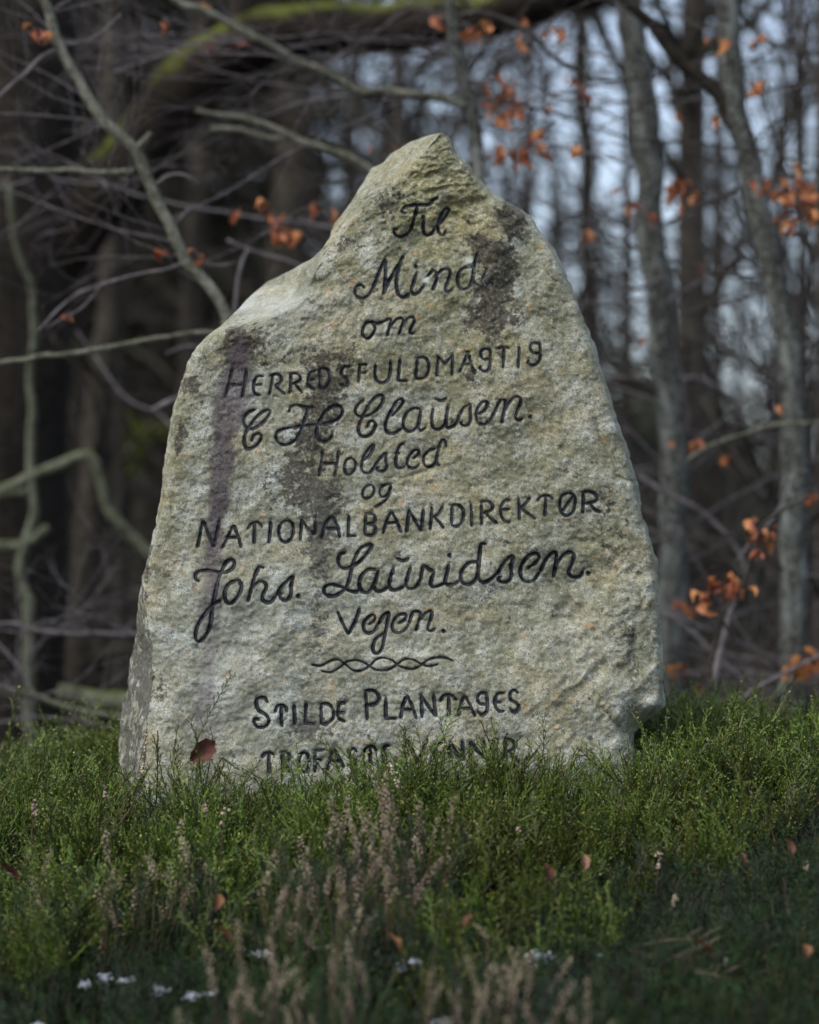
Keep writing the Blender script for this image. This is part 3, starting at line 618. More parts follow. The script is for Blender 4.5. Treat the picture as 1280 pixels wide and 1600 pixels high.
def letter_mesh(strokes, w):
    vv = []; ff = []; pxy = []
    for si, st in enumerate(strokes):
        if len(st) == 1:
            a = np.linspace(0, 2 * np.pi, 11)[:-1]; rr = w * 0.58 * (1 + 0.12 * np.sin(3 * a + st[0][0]))
            ring = np.stack([st[0][0] + rr * np.cos(a), st[0][1] + rr * np.sin(a)], -1)
            pts = np.vstack([st[0][None], st[0] + (ring - st[0]) * 0.5, ring]); b = len(pxy)
            pxy += pts.tolist(); vv += [0.0014] * len(pts)
            for k in range(10):
                k2 = (k + 1) % 10
                ff += [(b, b + 1 + k2, b + 1 + k), (b + 1 + k, b + 1 + k2, b + 11 + k2, b + 11 + k)]
            continue
        d = np.gradient(st, axis=0); L = np.hypot(d[:, 0], d[:, 1]) + 1e-9; nrm = np.stack([-d[:, 1] / L, d[:, 0] / L], -1)
        s = np.concatenate([[0], np.cumsum(np.hypot(*np.diff(st, axis=0).T))]); tot = s[-1]
        hw = w / 2 * (0.92 + 0.30 * vnoise(s / 7 + st[0][0], s * 0 + si, 3) * 0.6 - 0.1 * np.abs(d[:, 0] / L) * 1.2)
        ends = np.minimum(s, tot - s) / (w * 0.5); hw = hw * np.sqrt(np.clip(ends, 0.12, 1))
        b = len(pxy); n = len(st)
        for o in (-1, -0.5, 0, 0.5, 1):
            pxy += (st + nrm * (hw * o)[:, None]).tolist()
            vv += (0.0010 + 0.00025 * si + 0.0003 * s / max(tot, 1)).tolist()
        for o in range(4):
            for i in range(n - 1):
                ff.append((b + o * n + i, b + o * n + i + 1, b + (o + 1) * n + i + 1, b + (o + 1) * n + i))
    pxy = np.array(pxy); dd = surf_depth(pxy[:, 0], pxy[:, 1]) - np.array(vv)
    return to_world(pxy[:, 0], pxy[:, 1], dd) - SB, ff, pxy


for lab, w, lets in LETTERS:
    allp = np.vstack([np.vstack(l) for l in lets]); c = allp.mean(0)
    e = None
    for li, strokes in enumerate(lets):
        v, f, pxy = letter_mesh(strokes, w)
        nm = 'strand' if 'ornament' in lab else 'letter'
        m = make_mesh(nm, v, f)
        at = m.color_attributes.new('weather_and_light', 'FLOAT_COLOR', 'POINT')
        wv = weather_and_light(pxy[:, 0], pxy[:, 1])
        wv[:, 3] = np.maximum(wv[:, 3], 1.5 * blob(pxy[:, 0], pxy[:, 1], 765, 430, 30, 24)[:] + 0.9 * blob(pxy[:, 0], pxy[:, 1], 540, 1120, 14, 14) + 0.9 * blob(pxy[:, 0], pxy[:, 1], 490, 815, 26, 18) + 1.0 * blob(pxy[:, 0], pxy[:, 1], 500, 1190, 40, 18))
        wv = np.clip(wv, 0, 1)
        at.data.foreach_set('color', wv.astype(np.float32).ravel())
        if e is None:
            e = bpy.data.objects.new('ornament' if nm == 'strand' else 'inscription_line', None); COL.objects.link(e); e.parent = stone
            e.empty_display_size = 0.05; e['label'] = lab
        link(nm, m, M_INK, e)


# ------------------------------------------------------------------ trees
def pixline(pts, d, step=14, wob=0.0, seed=0):
    """smooth world polyline from photo points; an entry may carry its own distance as third value"""
    q = np.array([(p[0], p[1], p[2] if len(p) > 2 else d) for p in pts], float)
    q = smooth_line(q, step=step)
    if wob:
        t = np.arange(len(q)) * 0.37 + seed * 3.1
        q[:, 0] += wob * vnoise(t, t * 0 + seed, seed); q[:, 1] += wob * vnoise(t, t * 0 + 9 + seed, seed + 1)
    return to_world(q[:, 0], q[:, 1], q[:, 2])


def stick(name, pts, d, w0, w1, mat, parent, sides=8, wob=2.0, seed=1, step=14, knots=0.1):
    """a branch or trunk whose width is given in photo pixels at its first and last point"""
    L = pixline(pts, d, step, wob, seed); n = len(L)
    t = np.linspace(0, 1, n)
    r = (w0 + (w1 - w0) * t) / 2 * d / FPX
    r = r * (1 + knots * vnoise(t * n * 0.45, t * 0 + seed, seed + 5))
    mb = MB(); mb.tube(L, r.tolist(), sides)
    base = np.array(parent.location)
    mb.v = [tuple(np.array(v) - base) for v in mb.v]
    return link(name, mb.mesh(name, mat), None, parent)


def to_ground(px, d):
    """a point on the forest floor below photo column px at distance d"""
    p = P(px, 950, d); return (float(p[0]), float(p[1]), float(ground_z(p[0], p[1])))


def ground_py(px, d):
    g_ = to_ground(px, d); return 950 + (CAM[2] - g_[2] + 0.15) / d * FPX


def leaf_mesh(name, mat, L=0.055, W=0.034, curl=0.5, seed=0, lobes=0):
    rn = random.Random(seed); nl, nw = 8, 4; v = []; f = []
    for i in range(nl + 1):
        t = i / nl; wd = W * math.sin(math.pi * min(1, t * 0.93 + 0.05)) ** 0.8
        if lobes: wd *= 0.62 + 0.5 * abs(math.sin(t * math.pi * lobes))
        for j in range(nw + 1):
            s = (j / nw - 0.5) * 2
            x = s * wd / 2; y = t * L
            z = curl * (abs(s) ** 1.5) * wd * 0.8 - curl * 0.9 * L * (t - 0.4) ** 2 + rn.uniform(-1, 1) * 0.0035
            v.append((x, y, z))
    for i in range(nl):
        for j in range(nw):
            a = i * (nw + 1) + j; f.append((a, a + 1, a + nw + 2, a + nw + 1))
    mb = MB(); mb.add(v, f); mb.tube([(0, -0.012, 0), (0, 0.004, 0)], 0.0008, 4)
    return mb.mesh(name, mat)


BLEAVES = [leaf_mesh('leaf', M_BLEAF, 0.052 + 0.006 * k, 0.032 + 0.003 * k, [0.5, 1.1, 0.8, 1.4][k], k) for k in range(4)]


def hang_leaves(parent, px, py, d, n, spread, rn, scale=1.0):
    """withered leaves on a short twig around a photo position"""
    base = Vector(parent.location); c = Vector(P(px, py, d))
    mb = MB()
    for i in range(n):
        s = spread * 1.35 * d / FPX
        p = c + Vector((rn.gauss(0, 1) * s * 0.55, rn.gauss(0, 1) * s * 0.5, rn.gauss(0, 1) * s * 0.42))
        o = link('leaf', BLEAVES[rn.randrange(4)], None, parent, p - base)
        o.rotation_euler = (rn.uniform(-1.9, -0.4), rn.uniform(-0.9, 0.9), rn.uniform(-3.1, 3.1)); sc = rn.uniform(0.36, 0.76) * scale
        o.scale = (sc * rn.uniform(.6, 1), sc, sc)
        m_ = c.lerp(p, 0.5) + Vector((0, 0, 0.006))
        mb.tube([c - base, m_ - base, p - base], [0.0016, 0.0012, 0.0008], 4)
    return mb


def twigspray(mb, p, dirv, length, rad, rn, depth, base, gravity=0.0, split=3, sides=4):
    """recursive fine twigs added to mb"""
    p = Vector(p); dv = Vector(dirv).normalized(); n = 4; pts = [p]; seg = length / n
    for i in range(n):
        dv = (dv + Vector((rn.gauss(0, .16), rn.gauss(0, .16), rn.gauss(0, .13) + gravity))).normalized()
        pts.append(pts[-1] + dv * seg)
    mb.tube([q - base for q in pts], [rad * (1 - 0.6 * i / n) for i in range(n + 1)], sides, cap=False)
    if depth > 0:
        for k in range(split):
            t = rn.uniform(0.25, 1.0); i = min(n - 1, int(t * n)); q = pts[i].lerp(pts[i + 1], t * n - i)
            side = dv.cross(Vector((rn.gauss(0, 1), rn.gauss(0, 1), rn.gauss(0, 1)))).normalized()
            nd = (dv * rn.uniform(0.6, 1.0) + side * rn.uniform(0.5, 0.95)).normalized()
            twigspray(mb, q, nd, length * rn.uniform(0.45, 0.7), rad * 0.5, rn, depth - 1, base, gravity, split, 3)


RN = random.Random(3)

# --- the old oak at the left with its mossy bough arching over the clearing
D = 9.0
oak = thing('oak_tree', 'huge dark old oak at the left, its mossy bough arching over the stone', 'tree', to_ground(-10, D))
oy = ground_py(-10, D)
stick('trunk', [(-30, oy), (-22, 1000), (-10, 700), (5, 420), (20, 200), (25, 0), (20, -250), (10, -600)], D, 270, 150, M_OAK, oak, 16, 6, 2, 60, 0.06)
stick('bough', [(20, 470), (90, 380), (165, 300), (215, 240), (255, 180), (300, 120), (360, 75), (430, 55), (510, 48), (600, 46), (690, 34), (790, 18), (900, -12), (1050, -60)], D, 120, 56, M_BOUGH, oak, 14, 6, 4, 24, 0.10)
stick('branch', [(95, 0, D), (110, 90), (150, 180), (170, 250), (150, 330)], D, 24, 34, M_OAK, oak, 8, 4, 5)
stick('branch', [(355, 95), (380, 20), (400, -60), (430, -200)], D, 60, 30, M_OAK, oak, 10, 4, 6)
stick('branch', [(290, 150), (360, 180), (430, 190), (520, 230), (560, 250)], D, 18, 8, M_OAK, oak, 8, 4, 7)
stick('branch', [(350, 110), (390, 150), (450, 175), (540, 180)], D, 14, 5, M_OAK, oak, 8, 4, 8)
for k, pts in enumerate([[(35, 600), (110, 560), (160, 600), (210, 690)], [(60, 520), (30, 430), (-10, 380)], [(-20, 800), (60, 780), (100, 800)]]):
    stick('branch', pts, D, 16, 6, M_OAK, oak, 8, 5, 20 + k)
mb = MB()
for k in range(10):
    t = RN.random(); bx = 30 + t * 800; by = np.interp(bx, [30, 120, 200, 290, 345, 500, 800], [420, 330, 262, 135, 80, 46, 20])
    twigspray(mb, Vector(P(bx, by, D)), (RN.uniform(-1, 1), RN.uniform(-.6, .6), RN.uniform(-.6, 1)), RN.uniform(0.35, 0.8), 0.008, RN, 2, Vector(oak.location))
link('twigs', mb.mesh('twigs', M_TWIGD), None, oak)

# --- slender beech leaning across the left
D = 6.4
gb = ground_py(420, D)
lean = thing('young_beech', 'slender greenish beech leaning from upper left down behind the left shoulder of the stone', 'tree', to_ground(372, D))
stick('trunk', [(372, gb), (370, 900), (362, 640), (356, 520), (350, 488), (330, 450), (290, 405), (262, 345), (235, 290), (215, 240), (165, 195), (130, 140), (100, 90), (75, 20), (50, -60), (20, -200)], D, 24, 15, M_BEECHG, lean, 10, 2.5, 3, 12, 0.12)
stick('branch', [(214, 240), (222, 225), (236, 207)], D, 12, 9, M_BEECHG, lean, 8, 0.6, 4, 6)
stick('branch', [(212, 266), (140, 269), (60, 265), (-30, 264), (-120, 262)], D, 11, 7, M_BEECHG, lean, 8, 2.5, 5, 14)
stick('branch', [(242, 290), (262, 275), (285, 273), (312, 286)], D, 6, 3, M_TWIG, lean, 6, 1, 6, 8)
stick('branch', [(272, 350), (285, 338), (294, 325)], D, 4, 2, M_TWIG, lean, 6, .6, 7, 6)
stick('branch', [(94, 70), (140, 62), (178, 32), (190, 22)], D, 3.5, 2.5, M_TWIG, lean, 6, 1, 8, 8)
stick('branch', [(103, 72), (60, 95), (30, 125), (0, 150), (-40, 195)], D, 7, 4, M_TWIG, lean, 6, 2, 9, 10)
stick('branch', [(80, 25), (90, 10), (125, -10)], D, 5, 3, M_TWIG, lean, 6, 1, 10, 10)
stick('branch', [(290, 408), (255, 420), (200, 433), (160, 443), (130, 455), (95, 480), (60, 520)], D, 5, 4, M_TWIG, lean, 6, 2, 11, 10)
stick('branch', [(160, 443), (140, 470), (110, 492), (70, 515)], D, 4, 2, M_TWIG, lean, 6, 1.5, 12, 10)
stick('branch', [(296, 412), (340, 414), (372, 408)], D, 4, 3, M_TWIG, lean, 6, 1.5, 13, 10)
for j, (x, y, n, s) in enumerate([(58, 47, 4, 8), (262, 32, 5, 10), (312, 405, 5, 11), (258, 399, 2, 5), (108, 489, 2, 5)]):
    link('twig', hang_leaves(lean, x, y, D - 0.02, n, s, RN, 0.8).mesh('twig', M_TWIG), None, lean)

# --- grey beech trunk reaching in from the top middle, its long limb crossing above the stone
D = 7.0
tmid = thing('slim_beech', 'slim grey beech rising just behind the stone top, a long limb crossing to upper left', 'tree', to_ground(800, D))
stick('trunk', [(800, ground_py(800, D)), (795, 900), (780, 600), (762, 380), (752, 300), (745, 230), (735, 165), (718, 90), (704, 20), (700, -40), (690, -300)], D, 30, 15, M_BEECH, tmid, 10, 3, 14, 16)
stick('branch', [(728, 168), (700, 155), (640, 148), (600, 143), (570, 144), (540, 132), (510, 115), (470, 98), (430, 75), (395, 57), (360, 38), (320, 18), (285, 5), (240, -25), (160, -70)], D, 13, 12, M_BEECHG, tmid, 10, 2, 15, 12)
stick('branch', [(395, 60), (370, 64), (330, 65), (300, 68), (265, 82), (220, 98), (175, 113)], D, 6, 3, M_TWIG, tmid, 6, 1.5, 16, 10)
stick('branch', [(712, 30), (745, 20), (790, 32), (830, 52), (860, 85), (905, 113), (950, 126), (1000, 120)], D, 11, 5, M_TWIGD, tmid, 8, 2, 17, 12)
stick('branch', [(745, 185), (795, 170), (860, 148), (965, 130)], D, 8, 4, M_TWIG, tmid, 8, 2, 18, 12)
stick('branch', [(860, 146), (920, 168), (960, 180), (992, 200)], D, 6, 3, M_TWIG, tmid, 8, 2, 19, 12)
stick('branch', [(762, 132), (725, 128), (780, 128), (850, 144)], D, 4, 4, M_TWIG, tmid, 6, 1, 20, 12)
stick('branch', [(750, 250), (800, 235), (860, 228), (920, 240), (990, 262)], D, 5, 3, M_TWIG, tmid, 6, 2, 21, 12)
for j, (x, y, n, s) in enumerate([(393, 47, 2, 5), (336, 72, 1, 3), (330, 6, 2, 6), (740, 46, 10, 15), (682, 26, 2, 7), (822, 30, 3, 6), (872, 48, 5, 11), (782, 118, 2, 7), (785, 150, 24, 26), (772, 170, 7, 16), (805, 168, 7, 12), (895, 124, 5, 8), (912, 147, 5, 10),
                                  (855, 166, 2, 5), (775, 240, 7, 14), (800, 246, 4, 8), (828, 228, 9, 14), (842, 208, 4, 10), (888, 238, 3, 6), (810, 60, 2, 6)]):
    link('twig', hang_leaves(tmid, x, y, D + RN.uniform(-.15, .15), n, s, RN, 0.95).mesh('twig', M_TWIGD), None, tmid)

# --- two lichened beech trunks at the right
D = 7.6
t1 = thing('beech_tree', 'lichen-spotted beech trunk standing close behind the right edge of the stone', 'tree', to_ground(1050, D))
stick('trunk', [(1046, ground_py(1046, D)), (1047, 1100), (1048, 950), (1052, 800), (1055, 690), (1043, 590), (1033, 480), (1020, 380), (1012, 260), (1002, 150), (988, 60), (980, -30), (960, -400)], D, 48, 40, M_BEECH, t1, 12, 4, 22, 18, 0.08)
stick('branch', [(1074, 717), (1112, 697), (1150, 683), (1172, 676), (1206, 664), (1290, 658), (1360, 640)], D - .6, 6, 7, M_BEECHG, t1, 8, 1.5, 23, 10)
stick('branch', [(1040, 430), (990, 450), (940, 420), (875, 408)], D - .2, 7, 4, M_TWIG, t1, 8, 2, 24, 10)
stick('branch', [(1020, 330), (1000, 315), (965, 320), (930, 345), (905, 380), (890, 410)], D - .2, 4, 3, M_TWIG, t1, 8, 1, 25, 10)
stick('branch', [(1030, 480), (1075, 450), (1110, 430), (1150, 400)], D - .3, 5, 3, M_TWIG, t1, 8, 1, 26, 10)
stick('branch', [(998, 744), (1040, 768), (1083, 790), (1121, 819), (1155, 866), (1165, 900)], D - .3, 7, 6, M_TWIG, t1, 8, 1.5, 27, 10)
stick('branch', [(1050, 600), (1090, 590), (1140, 620), (1175, 668), (1230, 705)], D + .3, 8, 5, M_TWIG, t1, 8, 2, 28, 10)
stick('branch', [(1036, 955), (1087, 993), (1138, 1040), (1163, 1070), (1210, 1117)], D - .5, 7, 5, M_TWIG, t1, 8, 1.5, 29, 10)
for j, (x, y, n, s) in enumerate([(968, 296, 4, 6), (987, 324, 7, 9), (1015, 334, 3, 5), (1055, 290, 12, 15), (1080, 300, 5, 8), (1042, 298, 3, 7), (1062, 322, 3, 5), (912, 365, 2, 6), (1102, 414, 2, 5), (1042, 690, 1, 3), (1088, 693, 3, 7), (1130, 712, 3, 7), (1063, 1040, 3, 6), (1075, 945, 5, 8), (1060, 178, 2, 5), (1008, 530, 1, 4)]):
    link('twig', hang_leaves(t1, x, y, D - .3 + RN.uniform(-.1, .1), n, s, RN, 0.95).mesh('twig', M_TWIGD), None, t1)

D = 7.2
t2 = thing('beech_tree', 'lichen-spotted beech trunk bending down the right border with a fork near its top', 'tree', to_ground(1238, D))
stick('trunk', [(1238, ground_py(1238, D)), (1238, 1100), (1240, 900), (1242, 720), (1238, 600), (1222, 490), (1196, 370), (1172, 260), (1152, 180), (1142, 90), (1140, -20), (1130, -400)], D, 44, 32, M_BEECH, t2, 12, 3, 32, 18, 0.08)
stick('branch', [(1150, 200), (1135, 165), (1110, 135), (1080, 110), (1050, 80), (1020, 40), (990, 15), (965, -15), (900, -120)], D, 26, 14, M_OAK, t2, 10, 2, 33, 12)
stick('branch', [(1152, 10), (1175, 45), (1200, 65), (1240, 78), (1300, 90)], D, 9, 5, M_TWIGD, t2, 8, 2, 34, 12)
stick('branch', [(1180, 300), (1210, 280), (1250, 270), (1320, 265)], D, 6, 5, M_TWIGD, t2, 8, 2, 35, 12)
stick('branch', [(1160, 290), (1120, 310), (1080, 330), (1040, 350)], D + .3, 7, 4, M_TWIGD, t2, 8, 2, 36, 12)
stick('branch', [(1240, 740), (1215, 800), (1175, 845), (1150, 880)], D - .4, 4, 4, M_TWIG, t2, 6, 2, 37, 12)
stick('branch', [(1155, 1096), (1189, 1070), (1231, 1049), (1290, 1020)], D - .7, 7, 6, M_TWIG, t2, 8, 1, 38, 10)
stick('branch', [(1172, 256), (1190, 210), (1230, 180), (1300, 150)], D, 4, 3, M_TWIGD, t2, 6, 1, 39, 12)
for j, (x, y, n, s) in enumerate([(1182, 66, 4, 8), (1186, 126, 3, 7), (1120, 184, 3, 7), (1118, 60, 2, 7), (1196, 290, 5, 9), (1225, 305, 13, 18), (1255, 305, 18, 18), (1270, 335, 14, 14), (1240, 345, 6, 9), (1245, 262, 3, 8), (1220, 630, 2, 4), (1268, 775, 4, 7), (1266, 1028, 18, 18), (1245, 1042, 8, 10), (1216, 345, 2, 4)]):
    link('twig', hang_leaves(t2, x, y, D - .2 + RN.uniform(-.15, .15), n, s, RN, 0.95).mesh('twig', M_TWIGD), None, t2)

def tangle(tree, line, n, d, seed, mat, rmin=.0022, rmax=.005, down=-.15):
    rg = random.Random(seed); q_ = smooth_line(np.array(line, float), step=20); mb_ = MB()
    for _ in range(n):
        p_ = q_[rg.randrange(len(q_))]
        twigspray(mb_, Vector(P(p_[0], p_[1], d)), (rg.choice((-1, 1)) * rg.uniform(.5, 1), rg.uniform(-.8, .8), rg.uniform(down, .55)), rg.uniform(.35, 1.0), rg.uniform(rmin, rmax), rg, 2, Vector(tree.location), .0, 4)
    link('twigs', mb_.mesh('twigs', mat), None, tree)


tangle(t1, [(1050, 800), (1043, 590), (1020, 380), (1002, 150), (980, -30), (960, -250)], 26, 7.6, 1, M_TWIG)
tangle(t1, [(1048, 1120), (1050, 900), (1050, 700)], 16, 7.6, 2, M_TWIG)
tangle(t2, [(1240, 900), (1242, 720), (1222, 490), (1172, 260), (1142, 90), (1135, -200)], 28, 7.2, 3, M_TWIGD)
tangle(t2, [(1238, 1140), (1240, 900)], 14, 7.2, 4, M_TWIG)
tangle(tmid, [(755, 300), (735, 165), (704, 20), (695, -200)], 16, 7.0, 5, M_TWIGD)
tangle(tmid, [(690, 155), (570, 144), (470, 98), (360, 38)], 16, 7.0, 6, M_TWIG, .0015, .003)
tangle(lean, [(340, 470), (262, 345), (215, 240), (130, 140), (75, 20)], 16, 6.5, 7, M_TWIG, .0015, .003)

# --- dark sapling at lower right
D = 6.3
sap = thing('beech_sapling', 'thin dark sapling with a few orange leaves between the two right-hand trunks', 'sapling', to_ground(1105, D))
stick('trunk', [(1106, ground_py(1106, D)), (1108, 1091), (1116, 1005), (1130, 962), (1163, 906), (1172, 875), (1181, 848), (1195, 818), (1225, 795), (1265, 778)], D, 9, 5, M_TWIGD, sap, 8, 1.2, 42, 10)
stick('branch', [(1104, 1118), (1120, 1040), (1138, 966), (1150, 930)], D + .4, 14, 8, M_TWIG, sap, 8, 1.5, 43, 10)
stick('branch', [(1128, 965), (1150, 1010), (1165, 1060), (1190, 1090)], D, 6, 3, M_TWIGD, sap, 8, 1, 44, 10)
stick('branch', [(1163, 908), (1130, 930), (1100, 925), (1075, 945)], D, 4, 2, M_TWIGD, sap, 8, 1, 45, 10)
for j, (x, y, n, s) in enumerate([(1182, 838, 8, 12), (1178, 815, 3, 6), (1190, 860, 4, 8), (1125, 915, 12, 14), (1112, 928, 6, 12), (1160, 920, 6, 9), (1102, 952, 2, 5), (1095, 1104, 3, 6), (1092, 1120, 3, 6), (1092, 1072, 2, 5), (1208, 828, 2, 5), (1150, 905, 4, 12)]):
    link('twig', hang_leaves(sap, x, y, D + RN.uniform(-.1, .1), n, s, RN, 0.85).mesh('twig', M_TWIGD), None, sap)

# --- low tangled branches from a bush behind the stone, left side
D = 7.0
bush = thing('bare_bush', 'bare greyish bush behind the stone, forked twigs poking out past its left slope', 'bush', to_ground(520, D))
stick('stem', [(560, ground_py(560, D)), (570, 900), (590, 600), (620, 400), (640, 330)], D, 22, 10, M_BEECHG, bush, 8, 3, 50)
stick('branch', [(600, 290), (580, 268), (550, 248), (520, 235), (480, 224), (440, 205), (380, 183), (340, 178), (308, 172)], D, 14, 8, M_BEECHG, bush, 8, 1.5, 51, 10)
stick('branch', [(450, 214), (420, 216), (380, 204), (350, 201), (330, 202)], D, 8, 8, M_BEECHG, bush, 8, 1, 52, 10)
stick('branch', [(570, 440), (510, 425), (470, 415), (430, 402), (385, 388), (355, 374)], D, 9, 4, M_TWIG, bush, 8, 1.5, 53, 10)
stick('branch', [(366, 496), (372, 440), (380, 405), (391, 388)], D - .3, 7, 6, M_TWIG, bush, 8, 1, 54, 8)
stick('branch', [(560, 365), (520, 358), (460, 345), (400, 338), (340, 328), (285, 322), (220, 305), (170, 290), (80, 278)], D + .4, 6, 3, M_TWIG, bush, 8, 2, 55, 10)
stick('branch', [(420, 560), (380, 528), (320, 520), (270, 526), (220, 532), (150, 547), (60, 558), (0, 568), (-60, 576)], D - .5, 7, 10, M_BEECHG, bush, 8, 1.5, 56, 10)
stick('branch', [(420, 600), (340, 610), (280, 622), (248, 634), (238, 641)], D, 9, 8, M_TWIG, bush, 8, 1, 57, 10)
stick('branch', [(400, 560), (330, 545), (290, 540), (260, 552)], D, 5, 3, M_TWIG, bush, 8, 1, 58, 10)
stick('branch', [(330, 1000), (250, 996), (213, 993), (140, 990), (60, 985), (20, 975), (-30, 982)], D, 7, 5, M_TWIG, bush, 8, 2, 59, 10)
stick('branch', [(330, 1150), (250, 1135), (190, 1122), (120, 1110), (60, 1090), (30, 1080), (-20, 1070)], D, 10, 9, M_BEECHG, bush, 8, 2, 60, 10)
stick('branch', [(180, 1135), (120, 1125), (60, 1120), (0, 1130), (-40, 1150)], D, 4, 5, M_TWIG, bush, 8, 2, 61, 10)
stick('branch', [(300, 700), (250, 650), (190, 615), (150, 560), (120, 520)], D + .8, 5, 3, M_TWIG, bush, 8, 2, 62, 10)
mb = MB()
for k in range(34):
    bx, by = RN.choice([(30, 985), (100, 990), (190, 992), (60, 1090), (140, 1112), (0, 1075), (60, 278), (0, 360), (90, 355), (190, 290), (180, 985), (20, 1120)])
    twigspray(mb, Vector(P(bx + RN.uniform(-30, 30), by + RN.uniform(-4, 4), D)), (RN.uniform(-1, .6), RN.uniform(-.6, .6), RN.uniform(-.3, .5)), RN.uniform(0.15, 0.42), 0.0028, RN, 2, Vector(bush.location), 0.0, 3)
link('twigs', mb.mesh('twigs', M_TWIG), None, bush)
for j, (x, y, n, s) in enumerate([(488, 317, 3, 5), (441, 366, 9, 11), (452, 372, 4, 8), (372, 330, 3, 5), (409, 317, 3, 4), (430, 333, 4, 7), (448, 334, 2, 4), (525, 334, 4, 6), (583, 228, 1, 4), (616, 232, 2, 5)]):
    link('twig', hang_leaves(bush, x, y, D - .1, n, s, RN, 0.9).mesh('twig', M_TWIG), None, bush)

# --- mossy crooked dead tree, far lower left, and the bright moss cushion
D = 8.2
dead = thing('dead_tree', 'crooked lichened dead tree at the lower left and its hooked pale branches', 'dead tree', to_ground(60, D))
stick('trunk', [(50, ground_py(50, D)), (45, 980), (38, 930), (30, 890), (42, 850), (55, 800), (50, 740), (48, 600), (55, 530), (50, 460), (38, 412), (22, 360), (15, 290)], D, 28, 8, M_LICHEN, dead, 10, 4, 70, 14, 0.15)
stick('branch', [(-40, 858), (0, 855), (40, 852), (75, 825)], D, 22, 14, M_LICHEN, dead, 8, 3, 71)
stick('branch', [(50, 770), (20, 768), (-40, 780), (55, 745), (105, 722), (142, 712), (155, 745), (165, 790), (190, 825), (235, 870), (290, 915)], D, 16, 20, M_LICHEN, dead, 8, 3, 72)
stick('branch', [(150, 710), (155, 660), (140, 600), (110, 560), (80, 520)], D + .3, 12, 8, M_OAK, dead, 8, 3, 73)
D = 12.0
mossb = thing('mossy_branch', 'blurred bright yellow-green mossy forked branch left of the stone edge', 'branch', tuple(P(215, 690, D)))
stick('branch', [(300, 665), (255, 668), (215, 690), (200, 720)], D, 14, 16, M_LICHEN, mossb, 8, 2, 74)
stick('branch', [(200, 650), (213, 680), (212, 715), (195, 745)], D, 8, 14, M_LICHEN, mossb, 8, 2, 75)
mb = MB()
for (x, y, r) in [(198, 658, 10), (205, 670, 13), (212, 684, 16), (225, 680, 12), (240, 674, 13), (256, 669, 11), (214, 705, 17), (206, 722, 13), (196, 733, 9), (268, 666, 9)]:
    for k in range(60):
        c = Vector(P(x, y, D)) + Vector([RN.gauss(0, r * D / FPX * .55) for _ in range(3)])
        dv = Vector([RN.gauss(0, 1) for _ in range(3)]).normalized() * 0.012; ov = dv.orthogonal().normalized() * 0.006; dv *= 1.3; ov *= 1.5
        c = c - Vector(mossb.location); mb.add([c - dv, c + ov, c + dv, c - ov], [(0, 1, 2, 3)])
link('moss', mb.mesh('moss', M_MOSS, False), None, mossb)
log = thing('fallen_log', 'pale mossy fallen log lying just left of the stone foot', 'log', tuple(P(150, 1092, 8.0)))
stick('trunk', [(90, 1084), (150, 1092), (230, 1100), (330, 1106)], 8.0, 30, 38, M_LICHEN, log, 12, 1.5, 80, 14, 0.08)


# ------------------------------------------------------------------ forest behind
def spruce_meshes(seed, H):
    rn = random.Random(seed); tr = MB(); cr = MB(); r0 = H * 0.011 + 0.03
    pts = [(rn.gauss(0, .05) * (k > 0), rn.gauss(0, .05) * (k > 0), H * k / 10 - .2 * (k == 0)) for k in range(11)]
    tr.tube(pts, [r0 * (1 - 0.92 * k / 10) + 0.012 for k in range(11)], 8)
    z = H * 0.06
    while z < H * 0.985:
        t = z / H; L = H * 0.19 * (1 - t) ** 0.75 + 0.25
        live = t > 0.24 + rn.uniform(-.08, .12)
        for b in range(rn.randint(4, 6)):
            a = rn.uniform(0, 2 * math.pi); ln = L * rn.uniform(0.7, 1.1) * (0.75 if not live else 1)
            droop = -0.25 - 0.25 * (1 - t); dv = Vector((math.cos(a), math.sin(a), 0)); p0 = Vector((0, 0, z + rn.uniform(-.15, .15)))
            pp = [p0 + dv * ln * s + Vector((0, 0, droop * ln * s * s + 0.08 * ln * s)) for s in (0, .35, .7, 1)]
            tr.i = 0; tr.tube(pp, [0.018, 0.013, 0.008, 0.003], 3, cap=False)
            n = max(4, int(ln * (9 if live else 5)))
            cr.i = 0 if live else 1
            for k in range(n):
                s = rn.uniform(0.12, 1.0); q = p0 + dv * ln * s + Vector((0, 0, droop * ln * s * s + 0.08 * ln * s))
                sd_ = Vector((-dv.y, dv.x, 0)) * rn.choice((-1, 1)); w = ln * rn.uniform(.14, .3) * (1.15 - s * .7)
                e = q + (sd_ * rn.uniform(.6, 1) + dv * rn.uniform(.1, .6)) * w + Vector((0, 0, -rn.uniform(.1, .6) * w))
                th = (0.05 if live else 0.010) * rn.uniform(.6, 1.2); up = Vector((rn.gauss(0, .4), rn.gauss(0, .4), 1)).normalized() * th; m_ = (q + e) / 2
                cr.add([q, m_ + up, e, m_ - up], [(0, 1, 2, 3)])
                if live:
                    u2 = (dv + Vector((0, 0, rn.gauss(0, .3)))).normalized() * th
                    cr.add([q, m_ + u2, e, m_ - u2], [(0, 1, 2, 3)])
        z += rn.uniform(.22, .38) * (0.8 + H * 0.012)
    return tr.mesh('trunk', M_PINE), cr.mesh('crown', [M_NEEDLE, M_DEADTW], False)


